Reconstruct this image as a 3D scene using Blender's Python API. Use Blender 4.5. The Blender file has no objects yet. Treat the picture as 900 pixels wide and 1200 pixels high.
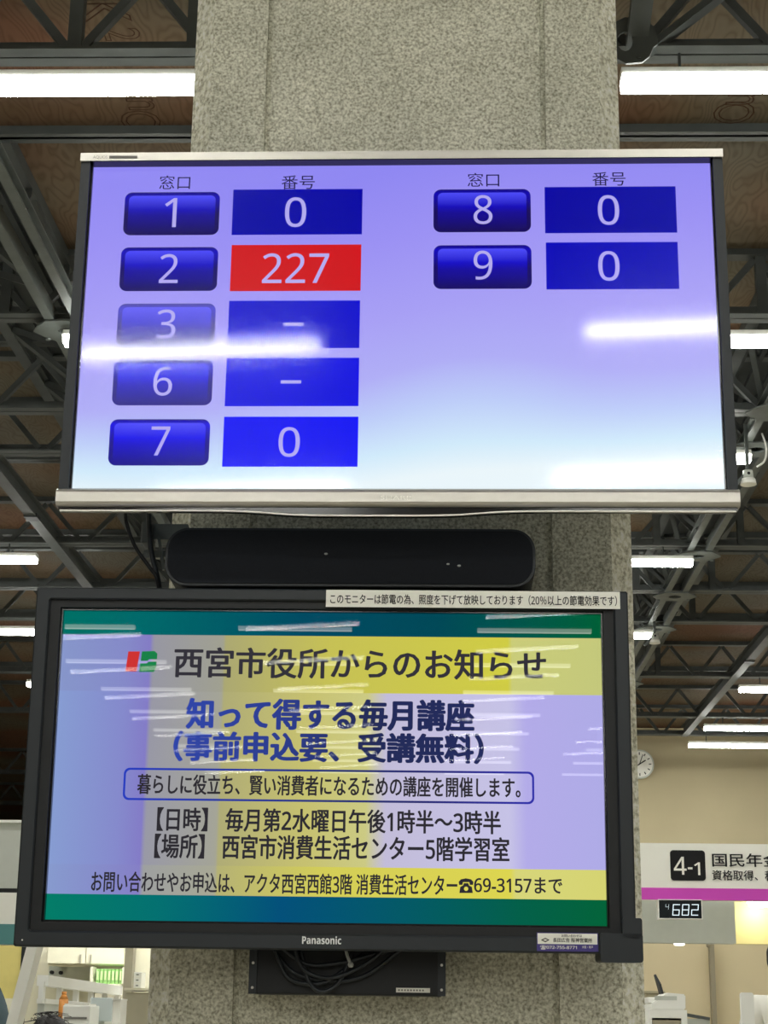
import bpy, bmesh, math, random
from mathutils import Vector, Matrix
random.seed(7)
sc = bpy.context.scene
COL = sc.collection
R = math.radians
# ------------------------------------------------------------------ camera
F_PX = 2013.36; PITCH = 0.28889; ROLL = 0.0134; YAW = -0.03345; EYE = 1.30
fw = Vector((math.sin(YAW)*math.cos(PITCH), math.cos(YAW)*math.cos(PITCH), math.sin(PITCH)))
rt0 = Vector((math.cos(YAW), -math.sin(YAW), 0)); up0 = rt0.cross(fw)
rt = rt0*math.cos(ROLL)+up0*math.sin(ROLL); up = -rt0*math.sin(ROLL)+up0*math.cos(ROLL)
cd = bpy.data.cameras.new('camera'); cam = bpy.data.objects.new('camera', cd); COL.objects.link(cam)
cd.sensor_fit = 'VERTICAL'; cd.sensor_height = 36; cd.lens = 36*F_PX/1200; cd.clip_end = 200; cd.clip_start = .05
m = Matrix.Identity(4)
for i in range(3):
    m[i][0] = rt[i]; m[i][1] = up[i]; m[i][2] = -fw[i]; m[i][3] = (0, 0, EYE)[i]
cam.matrix_world = m
sc.camera = cam
# ------------------------------------------------------------------ world, exposure
w = bpy.data.worlds.new('world'); sc.world = w; w.use_nodes = True
bg = w.node_tree.nodes['Background']; bg.inputs[0].default_value = (1, .96, .86, 1); bg.inputs[1].default_value = .13
sc.view_settings.view_transform = 'Standard'
try: sc.view_settings.look = 'None'
except Exception: pass
sc.view_settings.gamma = 1; sc.view_settings.use_curve_mapping = False
sc.view_settings.exposure = 0.0
LAMP = 62.0            # radiance of the batten lamps' diffusers
# ------------------------------------------------------------------ helpers
def lin(r, g=None, b=None):
    if g is None: g = b = r
    f = lambda c: (c/255/12.92 if c/255 <= .04045 else ((c/255+.055)/1.055)**2.4)
    return (f(r), f(g), f(b), 1)
def ray(px, py): return fw + rt*((px-450)/F_PX) - up*((py-600)/F_PX)
def P(px, py, Y):                       # point of the vertical plane at distance Y
    d = ray(px, py); return Vector((0, 0, EYE)) + d*(Y/d.y)
def H(px, py, z):                       # point of the level plane at height z
    d = ray(px, py); return Vector((0, 0, EYE)) + d*((z-EYE)/d.z)
class NT:
    def __init__(s, name):
        s.m = bpy.data.materials.new(name); s.m.use_nodes = True; s.t = s.m.node_tree; s.t.nodes.clear()
        s.out = s.n('ShaderNodeOutputMaterial')
    def n(s, typ, **kw):
        nd = s.t.nodes.new(typ)
        for k, v in kw.items(): setattr(nd, k, v)
        return nd
    def l(s, a, b): s.t.links.new(a, b)
    def ramp(s, stops, interp='LINEAR'):
        r = s.n('ShaderNodeValToRGB'); cr = r.color_ramp; cr.interpolation = interp
        while len(cr.elements) < len(stops): cr.elements.new(.5)
        for e, (p, c) in zip(cr.elements, stops): e.position = p
        for e, (p, c) in zip(cr.elements, stops): e.color = c
        return r
def paint(name, col, rough=.5, metal=0, spec=.5, noise=0, scale=20):
    k = NT(name); b = k.n('ShaderNodeBsdfPrincipled')
    b.inputs['Roughness'].default_value = rough; b.inputs['Metallic'].default_value = metal
    b.inputs['Specular IOR Level'].default_value = spec
    tc = k.n('ShaderNodeTexCoord'); nz = k.n('ShaderNodeTexNoise'); nz.inputs['Scale'].default_value = scale; nz.inputs['Detail'].default_value = 5
    k.l(tc.outputs['Object'], nz.inputs['Vector'])
    a = [max(0, c*(1-noise)) for c in col[:3]]; z = [min(1, c*(1+noise)) for c in col[:3]]
    r = k.ramp([(.3, (*a, 1)), (.7, (*z, 1))]); k.l(nz.outputs['Fac'], r.inputs[0]); k.l(r.outputs[0], b.inputs['Base Color'])
    k.l(b.outputs[0], k.out.inputs[0]); return k.m
def emit(name, col, strength=1, gloss=0):
    k = NT(name); e = k.n('ShaderNodeEmission'); e.inputs[0].default_value = col; e.inputs[1].default_value = strength
    if gloss: k.l(addgloss(k, e.outputs[0], gloss), k.out.inputs[0])
    else: k.l(e.outputs[0], k.out.inputs[0])
    return k.m
def addgloss(k, sh, gloss):
    g = k.n('ShaderNodeBsdfGlossy'); g.inputs['Color'].default_value = (gloss, gloss, gloss, 1); g.inputs['Roughness'].default_value = .006
    a = k.n('ShaderNodeAddShader'); k.l(sh, a.inputs[0]); k.l(g.outputs[0], a.inputs[1]); return a.outputs[0]
def emit_ramp(name, stops, axis, gloss=0, strength=1, interp='LINEAR'):
    k = NT(name); tc = k.n('ShaderNodeTexCoord'); sp = k.n('ShaderNodeSeparateXYZ'); k.l(tc.outputs['Generated'], sp.inputs[0])
    r = k.ramp(stops, interp); k.l(sp.outputs[axis], r.inputs[0])
    e = k.n('ShaderNodeEmission'); e.inputs[1].default_value = strength; k.l(r.outputs[0], e.inputs[0])
    k.l(addgloss(k, e.outputs[0], gloss) if gloss else e.outputs[0], k.out.inputs[0]); return k.m
def pane_mat(name, fac, rough, fac2=0, rough2=.1):
    k = NT(name); t = k.n('ShaderNodeBsdfTransparent'); g = k.n('ShaderNodeBsdfGlossy'); g.inputs['Roughness'].default_value = rough
    if fac2:
        g2 = k.n('ShaderNodeBsdfGlossy'); g2.inputs['Roughness'].default_value = rough2
        m2 = k.n('ShaderNodeMixShader'); m2.inputs[0].default_value = fac2; k.l(t.outputs[0], m2.inputs[1]); k.l(g2.outputs[0], m2.inputs[2]); t = m2
    mx = k.n('ShaderNodeMixShader'); mx.inputs[0].default_value = fac
    k.l(t.outputs[0], mx.inputs[1]); k.l(g.outputs[0], mx.inputs[2]); k.l(mx.outputs[0], k.out.inputs[0]); return k.m
# --- shapes
def box(bm, c, s, M=None, bev=0):
    t = bmesh.new(); bmesh.ops.create_cube(t, size=1)
    bmesh.ops.scale(t, vec=Vector(s), verts=t.verts)
    if bev: bmesh.ops.bevel(t, geom=list(t.edges), offset=bev, segments=2, affect='EDGES', profile=.6)
    mm = Matrix.Translation(Vector(c)); mm = (M @ mm) if M is not None else mm
    bmesh.ops.transform(t, matrix=mm, verts=t.verts); merge(bm, t)
def merge(bm, t):
    me = bpy.data.meshes.new('x'); t.to_mesh(me); t.free(); bm.from_mesh(me); bpy.data.meshes.remove(me)
def bar(bm, a, b, wd, ht, upv=(0, 0, 1)):              # rectangular bar from a to b
    a = Vector(a); b = Vector(b); d = b-a; L = d.length; d.normalize(); u = Vector(upv)
    if abs(d.dot(u)) > .98: u = Vector((0, 1, 0))
    x = d.cross(u).normalized(); z = x.cross(d)
    M = Matrix(((x.x, d.x, z.x, 0), (x.y, d.y, z.y, 0), (x.z, d.z, z.z, 0), (0, 0, 0, 1))); M.translation = (a+b)/2
    box(bm, (0, 0, 0), (wd, L, ht), M)
def cyl(bm, a, b, r, n=16, r2=None):
    a = Vector(a); b = Vector(b); d = b-a
    q = d.to_track_quat('Z', 'Y').to_matrix().to_4x4(); q.translation = (a+b)/2
    t = bmesh.new(); bmesh.ops.create_cone(t, cap_ends=True, segments=n, radius1=r, radius2=r if r2 is None else r2, depth=d.length)
    for f in t.faces: f.smooth = len(f.verts) == 4
    bmesh.ops.transform(t, matrix=q, verts=t.verts); merge(bm, t)
def ball(bm, c, r, s=(1, 1, 1), seg=20):
    t = bmesh.new(); bmesh.ops.create_uvsphere(t, u_segments=seg, v_segments=seg//2+2, radius=r)
    for f in t.faces: f.smooth = True
    bmesh.ops.scale(t, vec=Vector(s), verts=t.verts); bmesh.ops.translate(t, vec=Vector(c), verts=t.verts); merge(bm, t)
def tube(bm, pts, r, n=8, sub=6):
    pts = [Vector(p) for p in pts]; q = []
    for i in range(len(pts)-1):
        p0 = pts[max(i-1, 0)]; p1 = pts[i]; p2 = pts[i+1]; p3 = pts[min(i+2, len(pts)-1)]
        for j in range(sub):
            t = j/sub; q.append(.5*((2*p1)+(p2-p0)*t+(2*p0-5*p1+4*p2-p3)*t*t+(3*p1-p0-3*p2+p3)*t**3))
    q.append(pts[-1]); rings = []
    nrm = None
    for i, p in enumerate(q):
        d = (q[min(i+1, len(q)-1)]-q[max(i-1, 0)]).normalized()
        if nrm is None: nrm = d.orthogonal().normalized()
        nrm = (nrm-d*nrm.dot(d)).normalized(); bn = d.cross(nrm)
        rings.append([bm.verts.new(p+(nrm*math.cos(2*math.pi*k/n)+bn*math.sin(2*math.pi*k/n))*r) for k in range(n)])
    for a, b in zip(rings, rings[1:]):
        for k in range(n):
            f = bm.faces.new((a[k], a[(k+1) % n], b[(k+1) % n], b[k])); f.smooth = True
    bm.faces.new(rings[0][::-1]); bm.faces.new(rings[-1])
def rrect(x0, z0, x1, z1, r, n=6):
    pts = []
    for cx, cz, a0 in ((x1-r, z1-r, 0), (x0+r, z1-r, 90), (x0+r, z0+r, 180), (x1-r, z0+r, 270)):
        for i in range(n+1):
            a = R(a0+90*i/n); pts.append((cx+r*math.cos(a), cz+r*math.sin(a)))
    return pts
def prism(bm, pts, w0, w1, M=None, smooth=False):      # outline in (u,v), extruded along w (towards the viewer)
    t = bmesh.new(); n = len(pts)
    A = [t.verts.new((p[0], -w0, p[1])) for p in pts]; B = [t.verts.new((p[0], -w1, p[1])) for p in pts]
    t.faces.new(A); t.faces.new(B[::-1])
    for i in range(n):
        f = t.faces.new((A[i], B[i], B[(i+1) % n], A[(i+1) % n])); f.smooth = smooth
    bmesh.ops.recalc_face_normals(t, faces=t.faces)
    if M is not None: bmesh.ops.transform(t, matrix=M, verts=t.verts)
    merge(bm, t)
def ring(bm, outer, inner, w0, w1, M=None):            # a frame: outer outline minus inner outline, same point count
    t = bmesh.new(); n = len(outer)
    v = [[t.verts.new((p[0], -ww, p[1])) for p in o] for ww in (w0, w1) for o in (outer, inner)]
    for i in range(n):
        j = (i+1) % n
        for a, b in ((0, 1), (1, 3), (3, 2), (2, 0)): t.faces.new((v[a][i], v[a][j], v[b][j], v[b][i]))
    bmesh.ops.recalc_face_normals(t, faces=t.faces)
    if M is not None: bmesh.ops.transform(t, matrix=M, verts=t.verts)
    merge(bm, t)
def extr_x(bm, prof, x0, x1):                          # profile in (y,z) swept along X
    t = bmesh.new(); A = [t.verts.new((x0, p[0], p[1])) for p in prof]; B = [t.verts.new((x1, p[0], p[1])) for p in prof]
    n = len(prof); t.faces.new(A); t.faces.new(B[::-1])
    for i in range(n): t.faces.new((A[i], B[i], B[(i+1) % n], A[(i+1) % n]))
    bmesh.ops.recalc_face_normals(t, faces=t.faces); merge(bm, t)
# --- objects
WLOC = {}
def props(o, label=None, cat=None, group=None, kind=None):
    for k, v in (('label', label), ('category', cat), ('group', group), ('kind', kind)):
        if v: o[k] = v
    return o
def obj(name, bm, mat, parent=None, **kw):
    me = bpy.data.meshes.new(name); bm.to_mesh(me); bm.free(); return link(name, me, mat, parent, **kw)
def link(name, me, mat, parent=None, **kw):
    if mat is not None: me.materials.clear(); me.materials.append(mat)
    xs = [v.co for v in me.vertices]
    lo = Vector([min(c[i] for c in xs) for i in range(3)]); hi = Vector([max(c[i] for c in xs) for i in range(3)])
    b = Vector(((lo.x+hi.x)/2, (lo.y+hi.y)/2, lo.z))
    me.transform(Matrix.Translation(-b))
    o = bpy.data.objects.new(name, me); COL.objects.link(o); WLOC[o.name] = b
    if parent is not None: o.parent = parent; o.location = b-WLOC[parent.name]
    else: o.location = b
    return props(o, **kw)
def thing(name, loc, label, cat, group=None):
    o = bpy.data.objects.new(name, None); COL.objects.link(o); o.location = Vector(loc); WLOC[o.name] = Vector(loc); o.empty_display_size = .1
    return props(o, label, cat, group)
def copy_thing(root, loc, label=None, group=None):
    def cp(o, par):
        c = o.copy(); COL.objects.link(c); c.parent = par
        for ch in list(o.children): cp(ch, c)
        return c
    r = cp(root, None); r.location = Vector(loc); WLOC[r.name] = Vector(loc); props(r, label, None, group)
    return r
def BM(): return bmesh.new()
def sans(s, heavy=False):
    o = ''
    for c in s:
        if c.isdigit() and ord(c) < 128: c = chr((0x1D7EC if heavy else 0x1D7E2)+int(c))
        elif heavy and 'A' <= c <= 'Z': c = chr(0x1D5D4+ord(c)-65)
        elif heavy and 'a' <= c <= 'z': c = chr(0x1D5EE+ord(c)-97)
        o += c
    return o
def text_mesh(s, bold=0, spacing=1.0, outline=0):
    cu = bpy.data.curves.new('t', 'FONT'); cu.body = s; cu.size = 1; cu.resolution_u = 3; cu.space_character = spacing
    if outline: cu.fill_mode = 'NONE'; cu.bevel_depth = outline; cu.bevel_resolution = 0
    ob = bpy.data.objects.new('t', cu); COL.objects.link(ob)
    dg = bpy.context.evaluated_depsgraph_get(); me = bpy.data.meshes.new_from_object(ob.evaluated_get(dg))
    bpy.data.objects.remove(ob); bpy.data.curves.remove(cu)
    bm = BM(); offs = [(0, 0)]+([(bold*math.cos(2*math.pi*i/12), .6*bold*math.sin(2*math.pi*i/12)) for i in range(12)] if bold else [])
    for k, (dx, dy) in enumerate(offs):
        t = bmesh.new(); t.from_mesh(me); bmesh.ops.translate(t, vec=(dx, dy, k*2e-5), verts=t.verts); merge(bm, t)
    bpy.data.meshes.remove(me); return bm
def lettering(s, M, u0, v0, u1, v1, wz, mat, parent, bold=0, name='lettering', fit=True, slant=0, heavy=False):
    bm = text_mesh(sans(s, heavy), bold)
    xs = [v.co.x for v in bm.verts]; ys = [v.co.y for v in bm.verts]
    x0, x1, y0, y1 = min(xs), max(xs), min(ys), max(ys)
    sx = (u1-u0)/(x1-x0); sy = (v1-v0)/max(1e-6, y1-y0)
    if not fit: sx = sy
    for v in bm.verts:
        v.co = Vector((u0+(v.co.x-x0)*sx+slant*(v.co.y-y0)*sy, -wz-v.co.z*(1 if bold else 0), v0+(v.co.y-y0)*sy))
    bmesh.ops.transform(bm, matrix=M, verts=bm.verts)
    return obj(name, bm, mat, parent)
# ------------------------------------------------------------------ materials
def concrete(name='exposed aggregate concrete', sc1=150, lift=1.3):
    k = NT(name); b = k.n('ShaderNodeBsdfPrincipled'); tc = k.n('ShaderNodeTexCoord')
    n1 = k.n('ShaderNodeTexNoise'); n1.inputs['Scale'].default_value = sc1; n1.inputs['Detail'].default_value = 5; n1.inputs['Roughness'].default_value = .65
    n2 = k.n('ShaderNodeTexNoise'); n2.inputs['Scale'].default_value = 4; n2.inputs['Detail'].default_value = 3
    vo = k.n('ShaderNodeTexVoronoi'); vo.inputs['Scale'].default_value = 130; vo.inputs['Randomness'].default_value = 1
    for q in (n1, n2, vo): k.l(tc.outputs['Object'], q.inputs['Vector'])
    r1 = k.ramp([(p_, tuple(min(.9, c_*lift) for c_ in col_[:3])+(1,)) for p_, col_ in ((.28, lin(108, 106, 92)), (.42, lin(158, 156, 140)), (.52, lin(188, 187, 172)), (.68, lin(216, 215, 204)))]); k.l(n1.outputs['Fac'], r1.inputs[0])
    r2 = k.ramp([(.3, (.86, .86, .83, 1)), (.7, (1.1, 1.09, 1.06, 1))]); k.l(n2.outputs['Fac'], r2.inputs[0])
    r3 = k.ramp([(0, (.72, .7, .66, 1)), (.16, (1, 1, 1, 1))]); k.l(vo.outputs['Distance'], r3.inputs[0])
    mx = k.n('ShaderNodeMix', data_type='RGBA', blend_type='MULTIPLY'); mx.inputs[0].default_value = 1
    k.l(r1.outputs[0], mx.inputs[6]); k.l(r2.outputs[0], mx.inputs[7])
    my = k.n('ShaderNodeMix', data_type='RGBA', blend_type='MULTIPLY'); my.inputs[0].default_value = .8
    k.l(mx.outputs[2], my.inputs[6]); k.l(r3.outputs[0], my.inputs[7]); k.l(my.outputs[2], b.inputs['Base Color'])
    bp = k.n('ShaderNodeBump'); bp.inputs['Strength'].default_value = .5; bp.inputs['Distance'].default_value = .006
    k.l(n1.outputs['Fac'], bp.inputs['Height']); k.l(bp.outputs[0], b.inputs['Normal'])
    b.inputs['Roughness'].default_value = .9; b.inputs['Specular IOR Level'].default_value = .2; k.l(b.outputs[0], k.out.inputs[0]); return k.m
def plywood():
    k = NT('weathered plywood'); b = k.n('ShaderNodeBsdfPrincipled'); tc = k.n('ShaderNodeTexCoord')
    mp = k.n('ShaderNodeMapping'); mp.inputs['Scale'].default_value = (1.5, .45, 1); k.l(tc.outputs['Object'], mp.inputs[0])
    n0 = k.n('ShaderNodeTexNoise'); n0.inputs['Scale'].default_value = 1.7; n0.inputs['Detail'].default_value = 3; k.l(mp.outputs[0], n0.inputs['Vector'])
    mu = k.n('ShaderNodeMath', operation='MULTIPLY'); mu.inputs[1].default_value = 34; k.l(n0.outputs['Fac'], mu.inputs[0])
    fr = k.n('ShaderNodeMath', operation='PINGPONG'); fr.inputs[1].default_value = .5; k.l(mu.outputs[0], fr.inputs[0])
    r1 = k.ramp([(0, (.72, .69, .66, 1)), (.3, (.92, .91, .90, 1)), (1, (1.06, 1.05, 1.04, 1))]); k.l(fr.outputs[0], r1.inputs[0])
    n2 = k.n('ShaderNodeTexNoise'); n2.inputs['Scale'].default_value = .55; n2.inputs['Detail'].default_value = 2; k.l(tc.outputs['Object'], n2.inputs['Vector'])
    r2 = k.ramp([(.36, lin(112, 106, 92)), (.5, lin(114, 98, 78)), (.62, lin(120, 86, 66))]); k.l(n2.outputs['Fac'], r2.inputs[0])
    mx = k.n('ShaderNodeMix', data_type='RGBA', blend_type='MULTIPLY'); mx.inputs[0].default_value = 1
    k.l(r2.outputs[0], mx.inputs[6]); k.l(r1.outputs[0], mx.inputs[7])
    k.l(mx.outputs[2], b.inputs['Base Color']); b.inputs['Roughness'].default_value = .85; b.inputs['Specular IOR Level'].default_value = .2
    k.l(b.outputs[0], k.out.inputs[0]); return k.m
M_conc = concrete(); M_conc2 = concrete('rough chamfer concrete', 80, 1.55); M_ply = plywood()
M_steel = paint('grey painted steel', lin(78, 82, 81), .55, 0, .4, .12, 9)
M_steel2 = paint('pale galvanised steel', lin(98, 104, 102), .5, .1, .4, .12, 12)
M_deck = paint('dark deck and unlit wall', lin(62, 66, 66), .7, 0, .3, .15, 3)
M_white = paint('white enamel', lin(246, 246, 240), .45)
def lamp_mat():
    k = NT('lamp diffuser'); e = k.n('ShaderNodeEmission'); e.inputs[0].default_value = (.99, 1, .93, 1)
    g = k.n('ShaderNodeNewGeometry'); sp = k.n('ShaderNodeSeparateXYZ'); k.l(g.outputs['True Normal'], sp.inputs[0])
    mr = k.n('ShaderNodeMapRange'); mr.inputs[1].default_value = -.3; mr.inputs[2].default_value = -.9; mr.inputs[3].default_value = LAMP*.42; mr.inputs[4].default_value = LAMP
    k.l(sp.outputs[2], mr.inputs[0]); k.l(mr.outputs[0], e.inputs[1]); k.l(e.outputs[0], k.out.inputs[0]); return k.m
M_lamp = lamp_mat()
M_beige = paint('beige wall paint', lin(190, 178, 146), .85, 0, .2, .03, 2)
M_floor = paint('vinyl floor', lin(178, 172, 158), .5, 0, .4, .05, 1)
M_blk = paint('black plastic', lin(24, 26, 29), .5, 0, .35, .04, 60)
M_blk2 = paint('charcoal plastic', lin(33, 38, 43), .45, 0, .4, .03, 60)
M_gloss = paint('glossy black', lin(12, 13, 16), .12, 0, .6)
M_cloth = paint('speaker cloth', lin(20, 24, 32), .8, 0, .3, .15, 300)
M_silver = paint('brushed silver', lin(196, 192, 184), .38, .75, .5, .03, 40)
M_grey = paint('grey panel', lin(200, 204, 196), .6, 0, .3, .02)
M_ink = paint('black ink', lin(30, 30, 32), .7, 0, .2)
M_paper = paint('white paper', lin(246, 245, 236), .7, 0, .2)
# ------------------------------------------------------------------ the room
ZC = EYE+4.02                                       # underside of the plywood ceiling
def struct(name, bm, mat, **kw): return obj(name, bm, mat, kind='structure', **kw)
b = BM(); box(b, (0, 2, -.05), (30, 86, .1)); struct('floor', b, M_floor)
b = BM(); box(b, (0, 2, ZC+.05), (30, 86, .1)); CEIL = struct('ceiling', b, M_ply)
b = BM(); box(b, (-15.05, 2, 2.7), (.1, 86, 5.4)); struct('wall_left', b, M_beige)
b = BM(); box(b, (15.05, 2, 2.7), (.1, 86, 5.4)); struct('wall_right', b, M_beige)
b = BM(); box(b, (7.9, 24.1, 2.65), (14.2, .2, 5.3)); box(b, (7.9, 23.995, 2.2), (14.2, .012, 4.4)); struct('wall_back', b, M_beige)
b = BM(); box(b, (-7.2, 44.9, 2.7), (15.9, .2, 5.4)); struct('wall_back_left', b, M_deck)  # dark wall colour stands in for the unlit far end of the hall
b = BM(); box(b, (.8, 34.5, 2.7), (.1, 20.8, 5.4)); struct('wall_side', b, M_deck)
# --- printed marks on the plywood (outline lettering stamped by the mill)
M_stamp = paint('faded red stamp', lin(84, 60, 48), .9, 0, .1)
def stamp(ch, px, py, size, rot):
    t = text_mesh(ch, outline=.012); c = H(px, py, ZC)
    xs = [v.co.x for v in t.verts]; ys = [v.co.y for v in t.verts]; cx = (min(xs)+max(xs))/2; cy = (min(ys)+max(ys))/2
    for v in t.verts: v.co = Vector(((v.co.x-cx)*size, (v.co.y-cy)*size, v.co.z*.05))
    bmesh.ops.transform(t, matrix=Matrix.Translation((c.x, c.y, ZC-.001)) @ Matrix.Rotation(R(rot), 4, 'Z') @ Matrix.Rotation(math.pi, 4, 'X'), verts=t.verts)
    obj('stamped_lettering', t, M_stamp, CEIL)
for a in (('O', 165, 142, .26, 90), ('n', 165, 122, .26, 90), ('2', 143, 40, .22, 90), ('K', 122, 14, .3, 90), ('O', 860, 132, .26, 90), ('n', 868, 116, .26, 90)): stamp(*a)
# --- purlins right under the plywood
for Y in (7.2, 9.75, 12.05, 14.1, 17.1, 19.8):
    b = BM(); box(b, (0, Y, ZC-.03), (14, .06, .06)); box(b, (0, Y-.035, ZC-.056), (14, .05, .008))
    struct('trim_purlin', b, M_steel)
# --- dark roof strips along the two lengthwise girders
for X in (-2.33, 2.1):
    b = BM(); box(b, (X, 14.6, ZC-.012), (.54, 14.8, .022))
    for q in (-.22, -.11, 0, .11, .22): box(b, (X+q, 14.6, ZC-.035), (.03, 14.8, .03))
    struct('trim_roof_strip', b, M_deck)
# ------------------------------------------------------------------ column
CY = 3.687; CX0, CX1 = -.607, .432; CD = .95
cb = BM()
pts = [(CX0, CY+.05), (CX0+.05, CY), (-.4235, CY), (-.4235, CY+.012), (-.4105, CY+.012), (-.4105, CY), (.239, CY), (.239, CY+.012), (.252, CY+.012), (.252, CY),
       (CX1-.05, CY), (CX1, CY+.05), (CX1, CY+CD-.05), (CX1-.05, CY+CD), (CX0+.05, CY+CD), (CX0, CY+CD-.05)]
zs = [0, ZC+.3]
A = [cb.verts.new((x, y, 0)) for x, y in pts]; B_ = [cb.verts.new((x, y, ZC)) for x, y in pts]
for i in range(len(pts)): cb.faces.new((A[i], A[(i+1) % len(pts)], B_[(i+1) % len(pts)], B_[i]))
cb.faces.new(A[::-1]); cb.faces.new(B_); bmesh.ops.recalc_face_normals(cb, faces=cb.faces)
colm = thing('concrete_column', (-.09, CY+CD/2, 0), 'square exposed aggregate concrete column carrying both screens', 'column')
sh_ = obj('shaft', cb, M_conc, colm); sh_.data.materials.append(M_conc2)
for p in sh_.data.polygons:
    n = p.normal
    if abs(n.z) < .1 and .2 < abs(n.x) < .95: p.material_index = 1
# ------------------------------------------------------------------ trusses
ZB = EYE+3.63; ZT = EYE+3.99
def truss(Y, x0, x1, node, pitch, label, posts=(), heavy=1.0):
    t = thing('roof_truss', ((x0+x1)/2, Y, ZB), label, 'roof truss', 'steel trusses across the hall')
    b = BM(); box(b, ((x0+x1)/2, Y, ZB+.03), (x1-x0, .012, .06*heavy))
    box(b, ((x0+x1)/2, Y-.035, ZB), (x1-x0, .06, .012)); box(b, ((x0+x1)/2, Y+.035, ZB), (x1-x0, .06, .012)); obj('bottom_chord', b, M_steel, t)
    b = BM(); box(b, ((x0+x1)/2, Y, ZT+.012), (x1-x0, .05, .036)); box(b, ((x0+x1)/2, Y, ZT-.01), (x1-x0, .08, .008)); obj('top_chord', b, M_steel, t)
    n0 = int(math.ceil((x0-node)/pitch)); n1 = int(math.floor((x1-node)/pitch))
    for k in range(n0, n1+1):
        X = node+k*pitch
        for s in (-1, 1):
            b = BM(); bar(b, (X+s*.03, Y, ZB+.03), (X+s*pitch*.48, Y, ZT-.03), .035, .035); obj('web_member', b, M_steel, t)
    for X in posts:
        b = BM(); box(b, (X, Y, (ZB+ZT)/2), (.055, .05, ZT-ZB)); obj('post', b, M_steel, t)
    return t
truss(5.93, -5.2, 5.4, -1.44, .55, 'nearest steel roof truss, crossing above the big tube lamps at the top', (-1.44, -.97, .79, 1.5))
truss(8.54, -5.5, 5.5, -1.6, .6, 'second steel truss, running behind the upper part of the blue number screen', (-2.35, -1.69, 1.72, 2.38))
truss(10.02, -5, 5, -2.2, .6, 'third steel truss, seen left of the blue number screen at mid height', (-2.1, -1.72, 1.72, 2.38))
truss(10.85, -5, 5, -2.05, .6, 'fourth steel truss, just behind the third beside the number screen', (1.72, 2.38))
truss(13.14, -6, 6, 2.75, .62, 'truss just under the right end of the silver monitor bar', (-2.35, -1.69, 1.72, 2.38))
truss(14.6, -6.5, 6.5, 2.5, .6, 'truss behind the short lamp right of the column', (1.72, 2.38))
truss(15.8, -7, 7, 3.0, .6, 'truss above the short lamp beside the round detector', (1.72, 2.38))
truss(18.42, -8, 8, 2.79, .56, 'truss with open triangles above the right hand row of lamps', (2.38,))
truss(20.95, -8.5, 8.5, 2.66, .56, 'last truss but one, over the long lamps near the beige wall', ())
truss(22.3, .9, 9, 2.9, .56, 'farthest truss, directly in front of the beige wall', ())
truss(26.5, -9, .7, -4.5, .56, 'truss deep in the dark hall left of the lower monitor', ())
truss(30.5, -9, .7, -4.5, .56, 'farthest truss in the dark hall left of the lower monitor', ())
# --- lengthwise girders: pairs of channels with gussets on them
def girder(X, y0, y1, ys, label, ra, rb):
    t = thing('roof_girder', (X, (y0+y1)/2, ZB-.06), label, 'girder', 'steel girders along the hall')
    for s in (-1, 1):
        b = BM(); xx = X+s*.055
        box(b, (xx, (y0+y1)/2, ZB+.0), (.012, y1-y0, .07)); box(b, (xx+s*.02, (y0+y1)/2, ZB-.035), (.05, y1-y0, .01)); box(b, (xx+s*.02, (y0+y1)/2, ZB+.035), (.05, y1-y0, .01))
        obj('channel', b, M_steel2, t)
    for y in ys:
        b = BM(); h = []
        for i in range(12):
            a = 2*math.pi*i/12; rr = .165 if i % 2 == 0 else .15
            h.append((rr*1.15*math.cos(a), rr*math.sin(a)))
        inner = [(.055*math.cos(2*math.pi*i/12), .055*math.sin(2*math.pi*i/12)) for i in range(12)]
        MM = Matrix.Translation((X, y, ZB-.045)) @ Matrix.Rotation(R(90), 4, 'X'); ring(b, h, inner, -.005, .005, MM)
        obj('gusset_plate', b, M_steel2, t)
        for s in (-1, 1):
            b = BM()
            cyl(b, (X+s*.13, y+.1, ZB-.06), (X+s*.13, y+.1, ZB-.02), .014, 8); obj('bolt', b, M_steel2, t)
    y = 7.3; k = 0
    while y < min(y1, 20)-.5:
        for s in (-1, 1):
            b = BM(); bar(b, (X+s*.06, y, ZB+.03), (rb if s > 0 else ra, y+.45, ZT), .035, .035)
            bar(b, (rb if s > 0 else ra, y+.45, ZT), (X+s*.06, y+.9, ZB+.03), .035, .035); obj('lacing', b, M_steel, t)
        y += .9
    for s in (-1, 1):
        b = BM(); box(b, (rb if s > 0 else ra, (7.2+y1)/2, ZT-.01), (.07, y1-7.2, .07)); obj('top_rail', b, M_steel, t)
    return t
girder(-2.02, 5.2, 22, (5.99, 8.62, 10.02, 13.25, 15.9), 'lengthwise girder of twin channels at the upper left of the number screen', -2.6, -2.06)
girder(2.05, 5.2, 23, (5.99, 8.62, 9.9, 10.6, 13.25, 14.6, 15.9, 18.6), 'lengthwise girder of twin channels receding right of the column', 1.83, 2.38)
b = BM(); t = thing('roof_girder', (.76, 5.9, ZB-.05), 'short bolted gusset and strut beside the top right edge of the column', 'girder')
g0 = P(742, 48, 5.8)
h = [(g0.x+u, g0.z+v) for u, v in ((.095, .0), (.08, .06), (.03, .095), (-.03, .10), (-.085, .07), (-.10, 0), (-.08, -.07), (-.03, -.10), (.03, -.095), (.06, -.07), (.075, -.03), (.09, -.02))]
inn = [(g0.x-.032+.03*math.cos(R(30*i)), g0.z-.005+.042*math.sin(R(30*i))) for i in range(12)]
ring(b, h, inn, -5.806, -5.794, None); obj('gusset_plate', b, M_steel, t)
for u, v in ((.02, .045), (.02, -.07)):
    b = BM(); cyl(b, (g0.x+u, 5.794, g0.z+v), (g0.x+u, 5.782, g0.z+v), .011, 8); obj('bolt', b, M_steel, t)
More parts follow.
